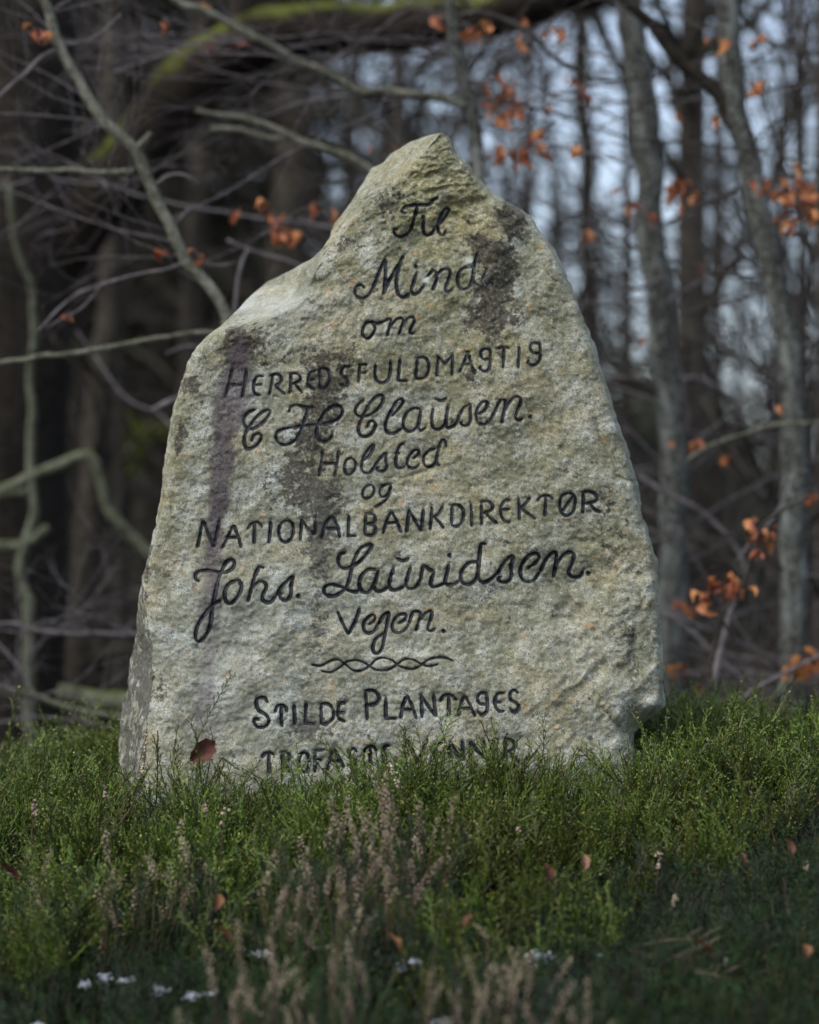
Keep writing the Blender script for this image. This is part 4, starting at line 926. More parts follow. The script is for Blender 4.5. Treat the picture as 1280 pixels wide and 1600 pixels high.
def bare_meshes(seed, H, thin=1.0, fine=M_DEADTW, bark=M_PINE):
    rn = random.Random(seed); tr = MB(); cr = MB(); r0 = H * 0.0105 * thin + .008
    pts = [Vector((0, 0, -.2))]
    for k in range(12): pts.append(pts[-1] + Vector((rn.gauss(0, .035) * H * .1, rn.gauss(0, .035) * H * .1, (H + .2) / 12)))
    tr.tube(pts, [r0 * (1 - .88 * k / 12) for k in range(13)], 8)
    for k in range(int(26)):
        t = rn.uniform(.14, 1); i = min(11, int(t * 12)); q = pts[i].lerp(pts[i + 1], t * 12 - i); a = rn.uniform(0, 6.28)
        twigspray(cr, q, (math.cos(a), math.sin(a), rn.uniform(.25, 1.1)), H * rn.uniform(.12, .26) * (1.1 - t * .5), r0 * .34 * (1.1 - t * .7), rn, 2, Vector((0, 0, 0)), 0.02, 4)
    return tr.mesh('trunk', bark), cr.mesh('branches', fine)


SPR = [spruce_meshes(100 + k, H) for k, H in enumerate((13, 15, 17, 11))]
BAR = [bare_meshes(200 + k, H) for k, H in enumerate((12, 14, 10))]
SAPM = [bare_meshes(300 + k, H, 0.62, M_TWIGD, M_TWIGD) for k, H in enumerate((3.6, 4.6, 5.4))]


def place(kind, meshes, px, d, label, group, crown, rn, sc=1.0):
    x, y, z = to_ground(px, d)
    o = thing(kind, label, 'tree', (x, y, z), group)
    o.rotation_euler = (rn.uniform(-.03, .03), rn.uniform(-.03, .03), rn.uniform(0, 6.28)); o.scale = (sc, sc, sc * rn.uniform(.9, 1.1))
    a, b = rn.choice(meshes)
    link('trunk', a, None, o); link(crown, b, None, o)
    return o


rn = random.Random(21)
GS = 'spruces of the wood behind the stone'
LSP = {'l': 'dark spruce standing in the wood on the left side behind the stone', 'm': 'dark spruce standing in the wood straight behind the stone', 'r': 'spruce with sky showing round it in the wood at the right'}
for k in range(96):
    d = 13 + 44 * rn.random() ** 0.85; px = rn.uniform(-260, 1520)
    x_side = 'l' if px < 430 else ('m' if px < 860 else 'r')
    if px > 480 and rn.random() < (0.45 if px < 860 else 0.6): continue
    if px > 540 and k % 4: continue
    if 190 < px <= 540 and k % 4: continue
    if px > 480 and d < 24: d += rn.uniform(12, 26)
    place('spruce_tree', SPR, px, d, LSP[x_side], GS + {'l': ', left', 'm': ', middle', 'r': ', right'}[x_side], 'crown', rn, rn.uniform(.85, 1.25) if px < 200 else rn.uniform(.5, .9) if px < 500 else rn.uniform(.26, .48) if rn.random() < .92 else rn.uniform(.6, .8))
for k in range(30):
    d = 11 + 30 * rn.random(); px = rn.uniform(-100, 1400)
    if px > 520 and k % 3: continue
    place('bare_tree', BAR, px, d, 'leafless grey-brown tree standing among the spruces behind the stone', 'leafless trees in the wood', 'branches', rn, rn.uniform(.8, 1.2) if px < 520 else rn.uniform(.5, .8))
for k in range(20):
    d = 8.5 + 5 * rn.random(); px = rn.uniform(-60, 1340)
    place('bare_sapling', SAPM, px, d, 'thin leafless sapling in the undergrowth between stone and wood', 'leafless saplings in the undergrowth', 'branches', rn, rn.uniform(.85, 1.2))
# pale trunks one can tell apart in the blur
for k, (pts, d, w, lab) in enumerate([([(318, 0), (314, 250), (300, 500)], 13, 38, 'pale pinkish trunk standing out of the blur left of the stone top'), ([(175, 380), (155, 600), (130, 900), (112, 1160)], 11, 44, 'brownish trunk in the blur at lower left of the stone'), ([(560, 0), (545, 300)], 15, 22, 'slim pale trunk in the blur above the left slope of the stone'),
                                 ([(905, 0), (920, 400)], 16, 34, 'dark trunk in the blur right of the stone top'), ([(1120, 480), (1115, 1100)], 14, 24, 'dim trunk in the blur between the two right-hand beeches'), ([(445, 180), (452, 420)], 17, 34, 'dim trunk in the blur above the left shoulder of the stone')]):
    pz = to_ground(pts[-1][0], d); o = thing('tree', lab, 'tree', pz)
    full = [(pts[0][0], pts[0][1] - 700)] + pts + [(pts[-1][0], ground_py(pts[-1][0], d))]
    stick('trunk', full, d, w * .7, w, M_PINE, o, 10, 4, 400 + k, 40)
    mb = MB()
    for j in range(14):
        t = rn.random(); q = P(np.interp(t, [0, 1], [pts[0][0], pts[-1][0]]), np.interp(t, [0, 1], [pts[0][1] - 300, pts[-1][1]]), d)
        twigspray(mb, Vector(q), (rn.uniform(-1, 1), rn.uniform(-1, 1), rn.uniform(-.2, .7)), rn.uniform(.7, 1.6), .014, rn, 2, Vector(o.location), 0, 3)
    link('branches', mb.mesh('branches', M_DEADTW), None, o)

# the far edge of the wood reads as one mass
mb = MB(); rn2 = random.Random(5)
for k in range(5200):
    a = rn2.uniform(-.42, .42); d = rn2.uniform(58, 74); x = math.sin(a) * d * 1.4; y = d
    hmax = (12 if a < -.16 else (5 if a > .0 else 8)) + 2.5 * math.sin(a * 37) + 1.5 * math.sin(a * 91)
    z = hmax * rn2.random() ** .8; s = rn2.uniform(.35, .9)
    for j in range(4):
        c = Vector((x, y, z)) + Vector([rn2.gauss(0, .5) for _ in range(3)]); dv = Vector([rn2.gauss(0, 1) for _ in range(3)]).normalized() * s; ov = dv.orthogonal().normalized() * s * .4
        mb.add([c - dv, c + ov, c + dv, c - ov], [(0, 1, 2, 3)])
fw = link('far_woods', mb.mesh('far_woods', M_NEEDLE, False)); fw['kind'] = 'stuff'; fw['label'] = 'far edge of the wood blurred into dark masses'

# ------------------------------------------------------------------ undergrowth on the mound
# sprigs live in collections of their own and are scattered on the mound by geometry nodes


def bilberry_clump(seed, H=0.15, nst=7, rad=0.03):
    rn = random.Random(seed); mb = MB()
    def grow(p, dv, ln, r, lev):
        n = 3; pts = [p]
        for i in range(n):
            dv = (dv + Vector((rn.gauss(0, .085), rn.gauss(0, .085), rn.gauss(0.05, .05)))).normalized(); pts.append(pts[-1] + dv * ln / n)
        mb.i = 1 if lev == 0 else (3 if lev == 1 or (lev == 2 and rn.random() < .5) else 0)
        mb.tube(pts, [r, r * .9, r * .85, r * .7], 3, cap=False)
        if lev >= 1 and rn.random() < .5:
            mb.i = 2; q = pts[-1]; b = r * 1.15; t = dv * b * 2.4; o1 = dv.orthogonal().normalized() * b; o2 = dv.cross(o1).normalized() * b
            mb.add([q - t * .3, q + o1, q + o2, q - o1, q - o2, q + t], [(0, 2, 1), (0, 3, 2), (0, 4, 3), (0, 1, 4), (5, 1, 2), (5, 2, 3), (5, 3, 4), (5, 4, 1)])
        if lev >= 1:
            for k in range(rn.randint(1, 3)):
                t = rn.random(); i = min(2, int(t * 3)); q = pts[i].lerp(pts[i + 1], t * 3 - i); d2 = (dv + Vector((rn.gauss(0, 1), rn.gauss(0, 1), rn.gauss(0, .6)))).normalized()
                s = rn.uniform(.0035, .0065); w = d2.cross(Vector((rn.gauss(0, 1), rn.gauss(0, 1), 1))).normalized() * s * .32; mb.i = 0
                mb.add([q, q + d2 * s * .5 + w, q + d2 * s, q + d2 * s * .5 - w], [(0, 1, 2, 3)])
        if lev == 0 or (lev == 1 and rn.random() < .6):
            for k in range(3 + (rn.random() < .5) if lev == 0 else 1):
                t = rn.uniform(.4, 1); i = min(2, int(t * 3)); q = pts[i].lerp(pts[i + 1], t * 3 - i); sd_ = dv.cross(Vector((rn.gauss(0, 1), rn.gauss(0, 1), rn.gauss(0, 1)))).normalized()
                grow(q, (dv + sd_ * rn.uniform(.35, .75) + Vector((0, 0, .1))).normalized(), ln * rn.uniform(.7, 1.0), r * .76, lev + 1)
        if lev >= 1:                                          # straight alternate side twigs along the branch
            pl = dv.cross(Vector((rn.gauss(0, 1), rn.gauss(0, 1), rn.gauss(0, .5)))).normalized(); nt_ = max(3, int(ln / .0085)); sg = 1
            for k in range(nt_):
                t = (k + rn.uniform(.1, .9)) / nt_ * .9 + .1; i = min(2, int(t * 3)); q = pts[i].lerp(pts[i + 1], t * 3 - i); sg = -sg
                d2 = (dv + pl * sg * rn.uniform(.5, .85) + Vector((rn.gauss(0, .15), rn.gauss(0, .15), rn.gauss(0, .1)))).normalized(); l2 = rn.uniform(.011, .030) * (1.1 - .45 * t)
                mid_ = q + d2 * l2 * .5; d3 = (d2 + Vector((rn.gauss(0, .22), rn.gauss(0, .22), rn.gauss(.08, .2)))).normalized(); e_ = mid_ + d3 * l2 * .5
                mb.i = 0 if rn.random() < .72 else 3; mb.tube([q, mid_, e_], [.0010, .0009, .0006], 3, cap=False)
                for g_ in range(2):
                    c_ = q.lerp(e_, rn.uniform(.4, 1)); d4 = (d3 + Vector((rn.gauss(0, .8), rn.gauss(0, .8), rn.gauss(0, .5)))).normalized(); s4 = rn.uniform(.003, .006); w4 = d4.orthogonal().normalized() * s4 * .3; mb.i = 2 if rn.random() < .3 else 0
                    mb.add([c_, c_ + d4 * s4 * .5 + w4, c_ + d4 * s4, c_ + d4 * s4 * .5 - w4], [(0, 1, 2, 3)])
    for k in range(nst):
        a = rn.uniform(0, 6.28); rr = rad * rn.random() ** .5; tilt = rn.uniform(0, .42)
        grow(Vector((rr * math.cos(a), rr * math.sin(a), -.01)), Vector((math.cos(a) * tilt, math.sin(a) * tilt, 1)).normalized(), H * rn.uniform(.38, .55), rn.uniform(.0015, .0021), 0)
    return mb.mesh('bilberry_sprigs', [M_BIL1, M_BIL2, M_BUD, M_BIL3], False)


def heather_clump(seed, H=0.13, nst=9, mat=None, rad=0.04, fl=0):
    rn = random.Random(seed); mb = MB()
    for k in range(nst):
        a = rn.uniform(0, 6.28); rr = rad * rn.random() ** .5; tilt = rn.uniform(.05, .65); dv = Vector((math.cos(a) * tilt, math.sin(a) * tilt, 1)).normalized(); p = Vector((rr * math.cos(a), rr * math.sin(a), -.01))
        ln = H * rn.uniform(.7, 1.1); n = 5; pts = [p]
        for i in range(n): dv = (dv + Vector((rn.gauss(0, .1), rn.gauss(0, .1), .05))).normalized(); pts.append(pts[-1] + dv * ln / n)
        mb.i = 1; mb.tube(pts, [.0012, .0011, .001, .0008, .0007, .0004], 3, cap=False)
        for b in range(20):
            t = rn.uniform(.08, 1); i = min(n - 1, int(t * n)); q = pts[i].lerp(pts[i + 1], t * n - i); sd_ = dv.cross(Vector((rn.gauss(0, 1), rn.gauss(0, 1), rn.gauss(0, 1)))).normalized(); bd = (dv * .9 + sd_ * rn.uniform(.4, .8)).normalized(); bl = rn.uniform(.012, .034)
            mb.i = 0
            for j in range(9):
                c = q + bd * bl * j / 9; nd = (bd * .9 + Vector((rn.gauss(0, .7), rn.gauss(0, .7), rn.gauss(0, .7)))).normalized(); s = rn.uniform(.004, .007); w = nd.orthogonal().normalized() * .0011
                mb.add([c - w, c + w, c + nd * s], [(0, 1, 2)]); w2 = nd.cross(w).normalized() * .0008; mb.add([c - w2, c + w2, c + nd * s], [(0, 1, 2)])
    return mb.mesh('heather_sprigs', [mat or M_HTH, M_HST], False)


def grass_clump(seed, H=.16, n=16, mat=None):
    rn = random.Random(seed); mb = MB()
    for k in range(n):
        a = rn.uniform(0, 6.28); t = rn.uniform(.1, .9); p = Vector((rn.gauss(0, .015), rn.gauss(0, .015), 0)); dv = Vector((math.cos(a) * t, math.sin(a) * t, 1)).normalized(); L = H * rn.uniform(.5, 1.1); w = Vector((-math.sin(a), math.cos(a), 0)) * rn.uniform(.0012, .002); v = []
        for i in range(6):
            v += [p - w * (1 - i / 5.5), p + w * (1 - i / 5.5)]; p = p + dv * L / 5; dv = (dv + Vector((math.cos(a) * .13, math.sin(a) * .13, -.18))).normalized()
        mb.add(v, [(2 * i, 2 * i + 1, 2 * i + 3, 2 * i + 2) for i in range(5)])
    return mb.mesh('grass_tuft', mat or M_GRASS)


def proto_collection(name, meshes):
    c = bpy.data.collections.new(name)
    for m in meshes:
        c.objects.link(bpy.data.objects.new(m.name, m))
    return c


def scatter(name, col, pts, rot, scl, ids, label, kind='stuff'):
    me_ = bpy.data.meshes.new(name); me_.vertices.add(len(pts)); me_.vertices.foreach_set('co', np.asarray(pts, np.float32).ravel())
    for nm, ty, arr in (('rot', 'FLOAT_VECTOR', rot), ('scl', 'FLOAT', scl), ('pick', 'INT', ids)):
        a = me_.attributes.new(nm, ty, 'POINT')
        a.data.foreach_set('vector' if ty == 'FLOAT_VECTOR' else 'value', np.asarray(arr, np.int32 if ty == 'INT' else np.float32).ravel())
    me_.update(); o = link(name, me_)
    ng = bpy.data.node_groups.new(name, 'GeometryNodeTree')
    ng.interface.new_socket('Geometry', in_out='INPUT', socket_type='NodeSocketGeometry'); ng.interface.new_socket('Geometry', in_out='OUTPUT', socket_type='NodeSocketGeometry')
    N = ng.nodes; gi = N.new('NodeGroupInput'); go = N.new('NodeGroupOutput'); m2p = N.new('GeometryNodeMeshToPoints'); iop = N.new('GeometryNodeInstanceOnPoints'); ci = N.new('GeometryNodeCollectionInfo')
    ci.inputs['Collection'].default_value = col; ci.inputs['Separate Children'].default_value = True; ci.inputs['Reset Children'].default_value = True
    def at(nm, ty):
        n = N.new('GeometryNodeInputNamedAttribute'); n.data_type = ty; n.inputs['Name'].default_value = nm; return n.outputs['Attribute']
    e2r = N.new('FunctionNodeEulerToRotation'); ng.links.new(at('rot', 'FLOAT_VECTOR'), e2r.inputs[0])
    ng.links.new(gi.outputs[0], m2p.inputs['Mesh']); ng.links.new(m2p.outputs[0], iop.inputs['Points']); ng.links.new(ci.outputs[0], iop.inputs['Instance'])
    iop.inputs['Pick Instance'].default_value = True; ng.links.new(at('pick', 'INT'), iop.inputs['Instance Index'])
    ng.links.new(e2r.outputs[0], iop.inputs['Rotation']); ng.links.new(at('scl', 'FLOAT'), iop.inputs['Scale']); ng.links.new(iop.outputs[0], go.inputs[0])
    md = o.modifiers.new('scatter', 'NODES'); md.node_group = ng
    o['kind'] = kind; o['label'] = label
    return o


def ground_hit(px, py, lift=0.0):
    """where the sight line through a photo pixel meets the mound"""
    for d in np.arange(2.5, 9, 0.01):
        p = P(px, py, d)
        if p[2] <= ground_z(p[0], p[1]) + lift: return p, d
    return P(px, py, 5), 5


SNOW = [(15, 1362, 22, 14), (108, 1402, 9, 6), (185, 1430, 13, 12), (75, 1395, 6, 4), (133, 1537, 17, 9), (165, 1528, 20, 10), (193, 1531, 16, 8), (250, 1545, 18, 14), (300, 1556, 20, 8), (332, 1553, 14, 6), (412, 1490, 22, 8), (606, 1483, 12, 8), (624, 1513, 14, 8),
        (648, 1503, 24, 9), (845, 1493, 26, 16), (806, 1513, 10, 6), (1135, 1500, 9, 6), (1210, 1478, 8, 5), (690, 1597, 26, 8), (60, 1602, 18, 6), (430, 1502, 12, 6), (160, 1452, 6, 4), (420, 1535, 8, 5), (935, 1493, 10, 6), (1197, 1492, 9, 5), (570, 1572, 10, 5)]
snow_pts = [ground_hit(x, y, 0.125)[0] for x, y, _, _ in SNOW]
SNW = np.array([[p[0], p[1], w * 4.1 / FPX] for p, (_, _, w, _) in zip(snow_pts, SNOW)])

NPT = 7400
qx = RNG.uniform(-1.75, 1.75, NPT); qy = RNG.uniform(2.7, 6.9, NPT)
qz = ground_z(qx, qy)
pxq = 640 + qx / qy * FPX
# keep clear of the rock itself
foot = (qy > 4.90 + 0.0) & (qy < 5.42) & (qx > (195 - 640) * 5.05 / FPX) & (qx < (992 - 640) * 5.05 / FPX)
near_snow = np.min(np.hypot(qx[:, None] - SNW[None, :, 0], (qy[:, None] - SNW[None, :, 1]) * .7 - SNW[None, :, 2] * 0.2) / (SNW[None, :, 2] * .9 + .006), 1) < 1
front_gap = np.zeros(NPT, bool)
for (x, y, _, _), p in zip(SNOW, snow_pts):                      # low growth in front of each snow patch leaves it visible
    front_gap |= (np.abs(qx - p[0]) < .02) & (qy < p[1]) & (qy > p[1] - .12)
patch = fbm(qx * 2.2 + 4, qy * 2.2, 3, 77)
# bilberry rules next to the stone and behind, heather towards the front
border = 4.38 + 0.13 * fbm(qx * 1.5, qx * 0 + 3, 2, 13) + 0.10 * (qx < -0.4)
pb = 1 / (1 + np.exp(-(qy + 0.20 * patch - border) / 0.07))
u = RNG.random(NPT)
bil = (u < pb) & ~foot & ~near_snow
hea = (u >= pb - .12) & ~foot & ~near_snow & ~front_gap
# thin the bilberry where it would stand before the lowest letters only as far as the photo shows
thin = RNG.random(NPT) < 0.56
bil &= thin
b_i = np.where(bil)[0]; h_i = np.where(hea)[0]; h_i = np.concatenate([h_i, h_i])


def scat_args(ii, lo, hi, ntypes, tilt=.18):
    n = len(ii); rot = np.stack([RNG.normal(0, tilt, n), RNG.normal(0, tilt, n), RNG.uniform(0, 6.28, n)], -1)
    jx = np.where(np.arange(n) >= len(np.unique(ii)), .022, 0.0)
    return np.stack([qx[ii] + jx, qy[ii] + jx * .8, qz[ii]], -1), rot, RNG.uniform(lo, hi, n), RNG.integers(0, ntypes, n)


BC = proto_collection('bilberry_kinds', [bilberry_clump(500 + k, .205, 5, .03) for k in range(10)])
HC = proto_collection('heather_kinds', [heather_clump(600 + k, .145, 9, M_HTH if k % 3 else M_HTH2) for k in range(7)])
p_, r_, s_, i_ = scat_args(b_i, .66, 1.10, 10, .12); s_ = s_ * (1 + .15 * patch[b_i]) * np.where(RNG.random(len(s_)) < .07, 1.22, 1)
s_ = np.where((np.abs(p_[:, 1] - 4.8) < .16) & (np.abs(p_[:, 0]) < .5), s_ * .98, s_)
scatter('bilberry_scrub', BC, p_, r_, s_, i_, 'dense green twiggy bilberry scrub round the foot of the stone')
p_, r_, s_, i_ = scat_args(h_i, .7, 1.1, 7, .25)
scatter('heather_cover', HC, p_, r_, s_, i_, 'low dark green heather covering the near slope')
GC = proto_collection('grass_kinds', [grass_clump(700 + k, .17, 12) for k in range(3)] + [grass_clump(720 + k, .15, 10, M_STRAW) for k in range(2)])
gi_ = RNG.choice(NPT, 260, replace=False); gi_ = gi_[~foot[gi_] & ~near_snow[gi_]]
p_, r_, s_, i_ = scat_args(gi_, .5, 1.0, 5)
i_ = np.where(RNG.random(len(i_)) < .75, i_ % 3, 3 + i_ % 2)
scatter('grass_tufts', GC, p_, r_, s_, i_, 'thin grass blades among the bilberry and heather')

# snow
for k, ((x, y, w, h), p) in enumerate(zip(SNOW, snow_pts)):
    rnk = random.Random(900 + k); mb = MB(); rw = w * 4.1 / FPX * .62; rh = h * 4.1 / FPX * .9
    for j in range(40 if w > 12 else 16):
        cx, cy, cz = rnk.gauss(0, rw * .55), rnk.gauss(0, rw * .5), rnk.gauss(0, rh * .35); r = rw * rnk.uniform(.05, .13); v = []; f = []
        for a in range(5):
            for b in range(8):
                th = math.pi * a / 4; ph = 2 * math.pi * b / 8; q = 1 + .35 * math.sin(3 * ph + j + a) + rnk.uniform(-.2, .2)
                v.append((cx + r * q * math.sin(th) * math.cos(ph), cy + r * q * math.sin(th) * math.sin(ph), cz + r * .6 * math.cos(th)))
        for a in range(4):
            for b in range(8): f.append((a * 8 + b, (a + 1) * 8 + b, (a + 1) * 8 + (b + 1) % 8, a * 8 + (b + 1) % 8))
        mb.add(v, f)
    o = link('snow_patch', mb.mesh('snow_patch', M_SNOW), None, None, tuple(p))
    lab = {14: 'largest white snow scrap caught in the heather right of centre near the bottom', 0: 'snow scrap in the heather at the far left border', 13: 'elongated snow scrap among twigs at the bottom centre', 18: 'snow scrap cut by the bottom border below the flowering heather', 5: 'widest snow scrap of the row at the lower left'}.get(k, 'small scrap of old snow lying in the dark heather')
    tag(o, lab, 'snow', None if k in (14, 0, 13, 18, 5) else 'small snow scraps in the heather')


# ------------------------------------------------------------------ flowering heather, stalks, fallen leaves
def spike_mesh(seed, L=.07, n=20, r=.0034):
    rn = random.Random(seed); mb = MB(); pts = [Vector((0, 0, 0))]; dv = Vector((rn.gauss(0, .1), rn.gauss(0, .1), 1)).normalized()
    for i in range(5): dv = (dv + Vector((rn.gauss(0, .07), rn.gauss(0, .07), 0))).normalized(); pts.append(pts[-1] + dv * L / 5)
    mb.i = 1; mb.tube(pts, [.0011, .001, .0009, .0008, .0007, .0004], 3, cap=False); mb.i = 0
    for k in range(n):
        t = (k + .5) / n; i = min(4, int(t * 5)); q = pts[i].lerp(pts[i + 1], t * 5 - i); a = k * 2.4 + rn.gauss(0, .3); q = q + Vector((math.cos(a), math.sin(a), rn.gauss(0, .3))) * r * rn.uniform(.4, 1.9); b = r * rn.uniform(.45, .95)
        d = Vector((math.cos(a) * .8, math.sin(a) * .8, -.5)).normalized(); o1 = d.orthogonal().normalized() * b * .8; o2 = d.cross(o1).normalized() * b * .8
        mb.add([q - d * b * .7, q + o1, q + o2, q - o1, q - o2, q + d * b], [(0, 2, 1), (0, 3, 2), (0, 4, 3), (0, 1, 4), (5, 1, 2), (5, 2, 3), (5, 3, 4), (5, 4, 1)])
    return mb.mesh('flower_spike', [M_HFL, M_HST], True)


SPK = [spike_mesh(800 + k, .035 + .009 * k, 14 + 4 * k) for k in range(6)]
HF = [heather_clump(860 + k, .19, 10, M_HTH2 if k % 2 else M_HTH, .05) for k in range(4)]


def heather_plant(px, py, d, H, nspk, label, group, rn, dense=1.0):
    """a flowering heather rooted on the mound whose top reaches photo position (px, py)"""
    tip = Vector(P(px, py, d)); gz = float(ground_z(tip.x, tip.y)); root = Vector((tip.x, tip.y, gz)); H = max(.08, tip.z - gz)
    o = thing('flowering_heather', label, 'heather', tuple(root), group)
    f = link('foliage', HF[rn.randrange(4)], None, o); s = H / .19 * .86; f.scale = (min(s, 1.1), min(s, 1.1), s); f.rotation_euler = (0, 0, rn.uniform(0, 6))
    mb = MB()
    for k in range(nspk):
        a = rn.uniform(0, 6.28); sp = rn.uniform(0, .095) * dense; top_ = Vector((math.cos(a) * sp, math.sin(a) * sp, H * rn.uniform(.35, .88)))
        b = Vector((top_.x * .3, top_.y * .3, 0)); mb.tube([b, b.lerp(top_, .5) + Vector((rn.gauss(0, .005), rn.gauss(0, .005), 0)), top_], [.0016, .0013, .0010], 4, cap=False)
        q = link('flower_spike', SPK[rn.randrange(6)], None, o, top_); q.rotation_euler = (top_.y * -5 + rn.gauss(0, .25), top_.x * 5 + rn.gauss(0, .25), rn.uniform(0, 6)); sc = rn.uniform(.75, 1.15); q.scale = (sc, sc, sc)
    link('stems', mb.mesh('stems', M_HST), None, o)
    return o


rn = random.Random(77)
G1 = 'flowering heathers in the tall clump before the inscription'
L1 = 'brownish flowering heather in the tall clump rising before the middle of the stone'
for (x, y, d) in [(480, 1262, 4.32), (530, 1252, 4.30), (560, 1238, 4.32), (590, 1228, 4.34), (622, 1222, 4.36), (648, 1240, 4.34), (505, 1300, 4.2), (560, 1290, 4.2), (612, 1290, 4.2), (660, 1300, 4.24), (570, 1345, 4.1), (470, 1340, 4.12), (520, 1385, 4.0)]:
    heather_plant(x, y, d, .2, 7, L1, G1, rn)
G2 = 'flowering heathers along the bottom of the picture'
L2 = 'pale flowering heather in the blurred row nearest the camera'
for (x, y, d) in [(430, 1395, 3.85), (470, 1420, 3.8), (520, 1440, 3.78), (380, 1470, 3.72), (440, 1500, 3.7), (560, 1500, 3.68), (610, 1540, 3.6), (660, 1500, 3.66), (720, 1470, 3.74), (770, 1440, 3.8), (810, 1490, 3.7), (860, 1500, 3.66), (700, 1545, 3.58), (760, 1530, 3.6), (830, 1560, 3.55), (900, 1535, 3.6),
                  (350, 1540, 3.6), (270, 1560, 3.56), (500, 1560, 3.56), (650, 1580, 3.5), (770, 1410, 3.9), (990, 1585, 3.5)]:
    heather_plant(x, y + 14, d, .2, 5, L2, G2, rn)
for (x, y, d, n, lab) in [(215, 1310, 4.35, 9, 'white-budded heather with a fork of dense spikes in the grass at the left'), (292, 1300, 4.35, 4, 'white-budded heather leaning beside the forked one at the left'), (155, 1345, 4.28, 4, 'heather with a white drooping spike left of the forked heather'), (60, 1320, 4.35, 3, 'sparse white-budded heather near the left border')]:
    heather_plant(x, y, d, .15, n, lab, None, rn, .9)


def stalk(pts, d, label, nsp=1, r=.0013):
    """a single stiff heather stalk, its last stretch strung with dry buds"""
    L = pixline(pts, d, 8, .8, 3); base = L[0]; gz = float(ground_z(base[0], base[1])); o = thing('heather_stalk', label, 'heather', tuple(base))
    mb = MB(); LL = [Vector(q) - Vector(base) for q in L]; LL = [Vector((LL[0].x, LL[0].y, min(-.01, gz - base[2])))] + LL
    mb.tube(LL, [r * (1.2 - .7 * i / len(LL)) for i in range(len(LL))], 5); link('stem', mb.mesh('stem', M_HST), None, o)
    m2 = MB(); rq = random.Random(int(pts[0][0])); n = 12 * nsp
    for k in range(n):
        t = rq.uniform(.55, 1) * (len(LL) - 1); i = min(len(LL) - 2, int(t)); q = LL[i].lerp(LL[i + 1], t - i) + Vector([rq.gauss(0, .0025) for _ in range(3)]); b = rq.uniform(.0022, .0034)
        m2.add([q + Vector(c) * b for c in ((0, 0, -1), (1, 0, 0), (0, 1, 0), (-1, 0, 0), (0, -1, 0), (0, 0, 1))], [(0, 2, 1), (0, 3, 2), (0, 4, 3), (0, 1, 4), (5, 1, 2), (5, 2, 3), (5, 3, 4), (5, 4, 1)])
    link('buds', m2.mesh('buds', M_HFL), None, o)


stalk([(180, 1296), (205, 1262), (218, 1228), (226, 1190), (229, 1140)], 4.72, 'long bent brown stalk with pale buds before the lower left corner of the stone', 2, .0017)
stalk([(167, 1290), (166, 1255), (164, 1222)], 4.6, 'upright thin stalk of white buds at the left, beside the bent brown stalk')
stalk([(345, 1345), (348, 1300), (351, 1258)], 4.5, 'straight reddish stalk of buds below the left part of the inscription')
stalk([(320, 1310), (322, 1280), (320, 1250)], 4.55, 'short stalk of buds just left of the straight reddish one')
stalk([(810, 1345), (811, 1320), (812, 1290)], 4.5, 'upright stalk of white buds in the green scrub right of centre')
stalk([(752, 1330), (750, 1312), (747, 1290)], 4.5, 'short stalk of white buds beside the upright one right of centre')
stalk([(1026, 1385), (1029, 1355), (1033, 1330)], 4.4, 'beaded stalk in the green scrub below the right corner of the stone')
stalk([(1045, 1430), (1052, 1412), (1058, 1400)], 4.2, 'leaning beaded stalk in the darker heather at the right')
stalk([(1260, 1390), (1259, 1365), (1257, 1345)], 4.4, 'beaded stalk near the right border')
stalk([(50, 1300), (55, 1275), (52, 1250)], 4.55, 'curved pale stalk among grass near the left border')
stalk([(640, 1262), (625, 1235), (610, 1195)], 4.6, 'thin stalk crossing the last line of the inscription at the centre', 2)

# tall bilberry sprig at the left foot of the stone, holding a dead leaf
def sprig(px, py, d, H, seed, label):
    tip = P(px, py, d); gz = float(ground_z(tip[0], tip[1])); H = max(H, tip[2] - gz)
    o = thing('bilberry_sprig', label, 'bilberry', (float(tip[0]), float(tip[1]), gz)); m = bilberry_clump(seed, H * 0.98, 4, .012); q = link('stems', m, None, o); return o


sprig(285, 1108, 4.80, .2, 531, 'tall dark green bilberry sprig before the lower left corner of the stone')
sprig(330, 1150, 4.82, .2, 532, 'bilberry sprig just right of the tall one at the lower left of the stone')
sprig(1050, 1150, 4.86, .2, 533, 'bilberry sprig with reddish tips beside the notch at the lower right of the stone')
sprig(860, 1150, 4.80, .2, 534, 'bilberry sprig reaching up past the R ending the last line')
sprig(770, 1140, 4.78, .18, 535, 'bilberry sprig covering the middle of the word VENNER')
sprig(465, 1165, 4.78, .18, 536, 'bilberry sprig covering the start of the last line')

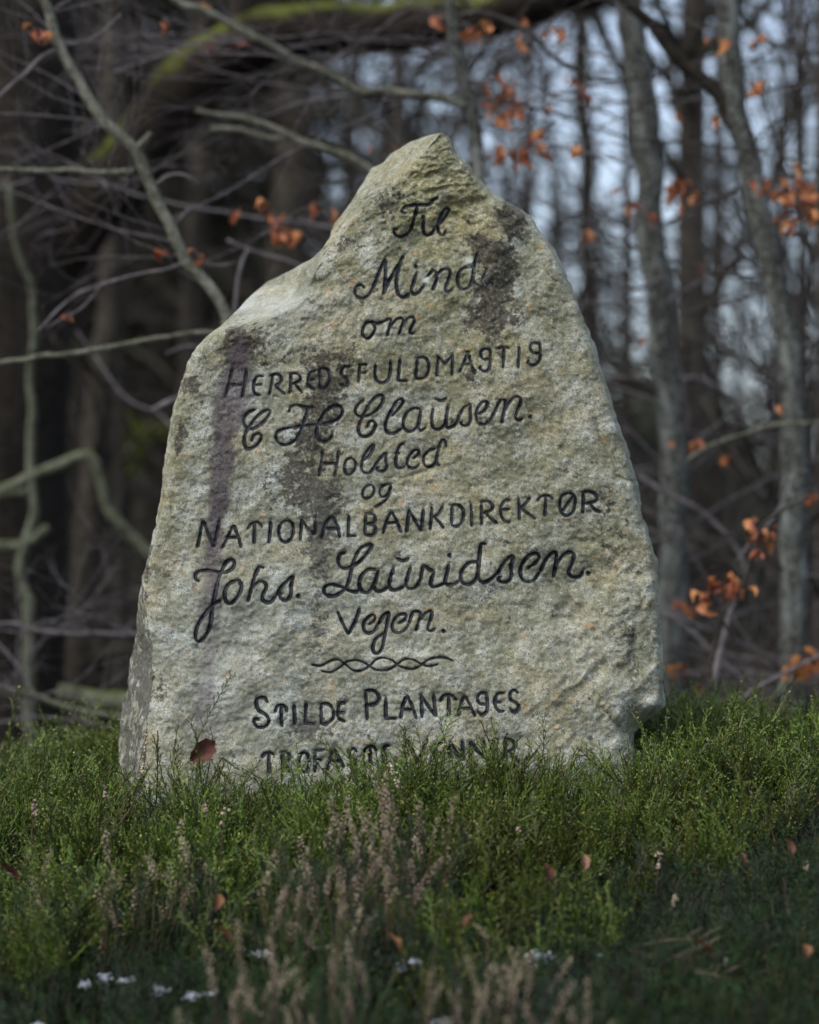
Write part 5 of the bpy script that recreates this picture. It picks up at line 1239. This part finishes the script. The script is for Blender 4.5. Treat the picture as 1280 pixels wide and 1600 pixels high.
OAKL = [leaf_mesh('oak_leaf', M_OLEAF, .058, .036, .35, 40 + k, 3.5) for k in range(3)]
BRL = leaf_mesh('beech_leaf', M_FLEAF, .05, .026, .5, 55)
for (x, y, d, m, rot, sc, lab) in [(298, 1188, 4.72, OAKL[0], (1.3, .95, .2), 1.15, 'dark reddish-brown oak leaf caught upright in the sprig at the lower left of the stone'), (913, 1360, 4.25, BRL, (1.3, .2, .3), .6, 'pinkish-brown curled leaf in the scrub below the right half of the stone'),
                                   (858, 1378, 4.25, OAKL[1], (1.1, .3, .8), .7, 'orange-brown leaf beside the pinkish one in the scrub'), (1240, 1335, 4.4, BRL, (1.3, .3, 2.2), .6, 'pale brown leaf standing in the scrub near the right border'), (338, 1420, 4.15, OAKL[2], (1.0, .4, .4), .6, 'rusty brown leaf in the heather at lower left'),
                                   (362, 1470, 4.0, OAKL[0], (.7, .4, 1.4), .7, 'small dark brown leaf under the rusty one at lower left'), (28, 1375, 4.2, OAKL[1], (.8, .2, 2), .9, 'dark brown leaf below the snow scrap at the left border'), (724, 1447, 4.05, OAKL[2], (.9, .2, -1), .45, 'orange-brown leaf low in the scrub right of the tall heather clump'),
                                   (625, 1483, 3.98, OAKL[1], (.8, .2, 1), .6, 'rust-coloured leaf beside the elongated snow scrap'), (1262, 1495, 4.0, OAKL[0], (.8, .2, .2), .5, 'brown leaf lying in the heather at the lower right corner'), (1112, 1490, 4.0, OAKL[2], (.7, .1, 1.8), .7, 'dark leaf at the edge of the dry grass tuft'),
                                   (1164, 1350, 4.35, BRL, (1.3, 0, 1.0), .45, 'narrow pale leaf left of the one near the right border')]:
    o = link('fallen_leaf', m, None, None, tuple(P(x, y, d))); o.rotation_euler = rot; o.scale = (sc, sc, sc); tag(o, lab, 'leaf')

# flattened tuft of dry grass at the lower right
p, dd = ground_hit(1080, 1520, .088)
tuft = MB(); rq = random.Random(9)
for k in range(230):
    a = rq.gauss(0, .75) + (math.pi if rq.random() < .3 else 0); L = rq.uniform(.03, .09); q = Vector((rq.gauss(0, .035), rq.gauss(0, .045), rq.gauss(-0.012, .02))); dv = Vector((math.cos(a), math.sin(a) * .7 - .2, rq.gauss(0, .4))); w = Vector((0, .3, 1)).normalized() * .0005; v = []
    for i in range(4):
        v += [q - w, q + w]; q = q + dv * L / 3; dv = (dv + Vector((0, -.05, -.12))).normalized()
    tuft.add(v, [(2 * i, 2 * i + 1, 2 * i + 3, 2 * i + 2) for i in range(3)])
o = link('dry_grass_tuft', tuft.mesh('dry_grass_tuft', M_STRAW), None, None, tuple(p)); tag(o, 'flattened tuft of pinkish dry grass in the heather at the lower right', 'dry grass')

for o in scene.objects:
    if o.parent is not None and o.name.split('.')[0] in ('twigs', 'branches', 'moss', 'crown', 'buds'):
        o['kind'] = 'stuff'
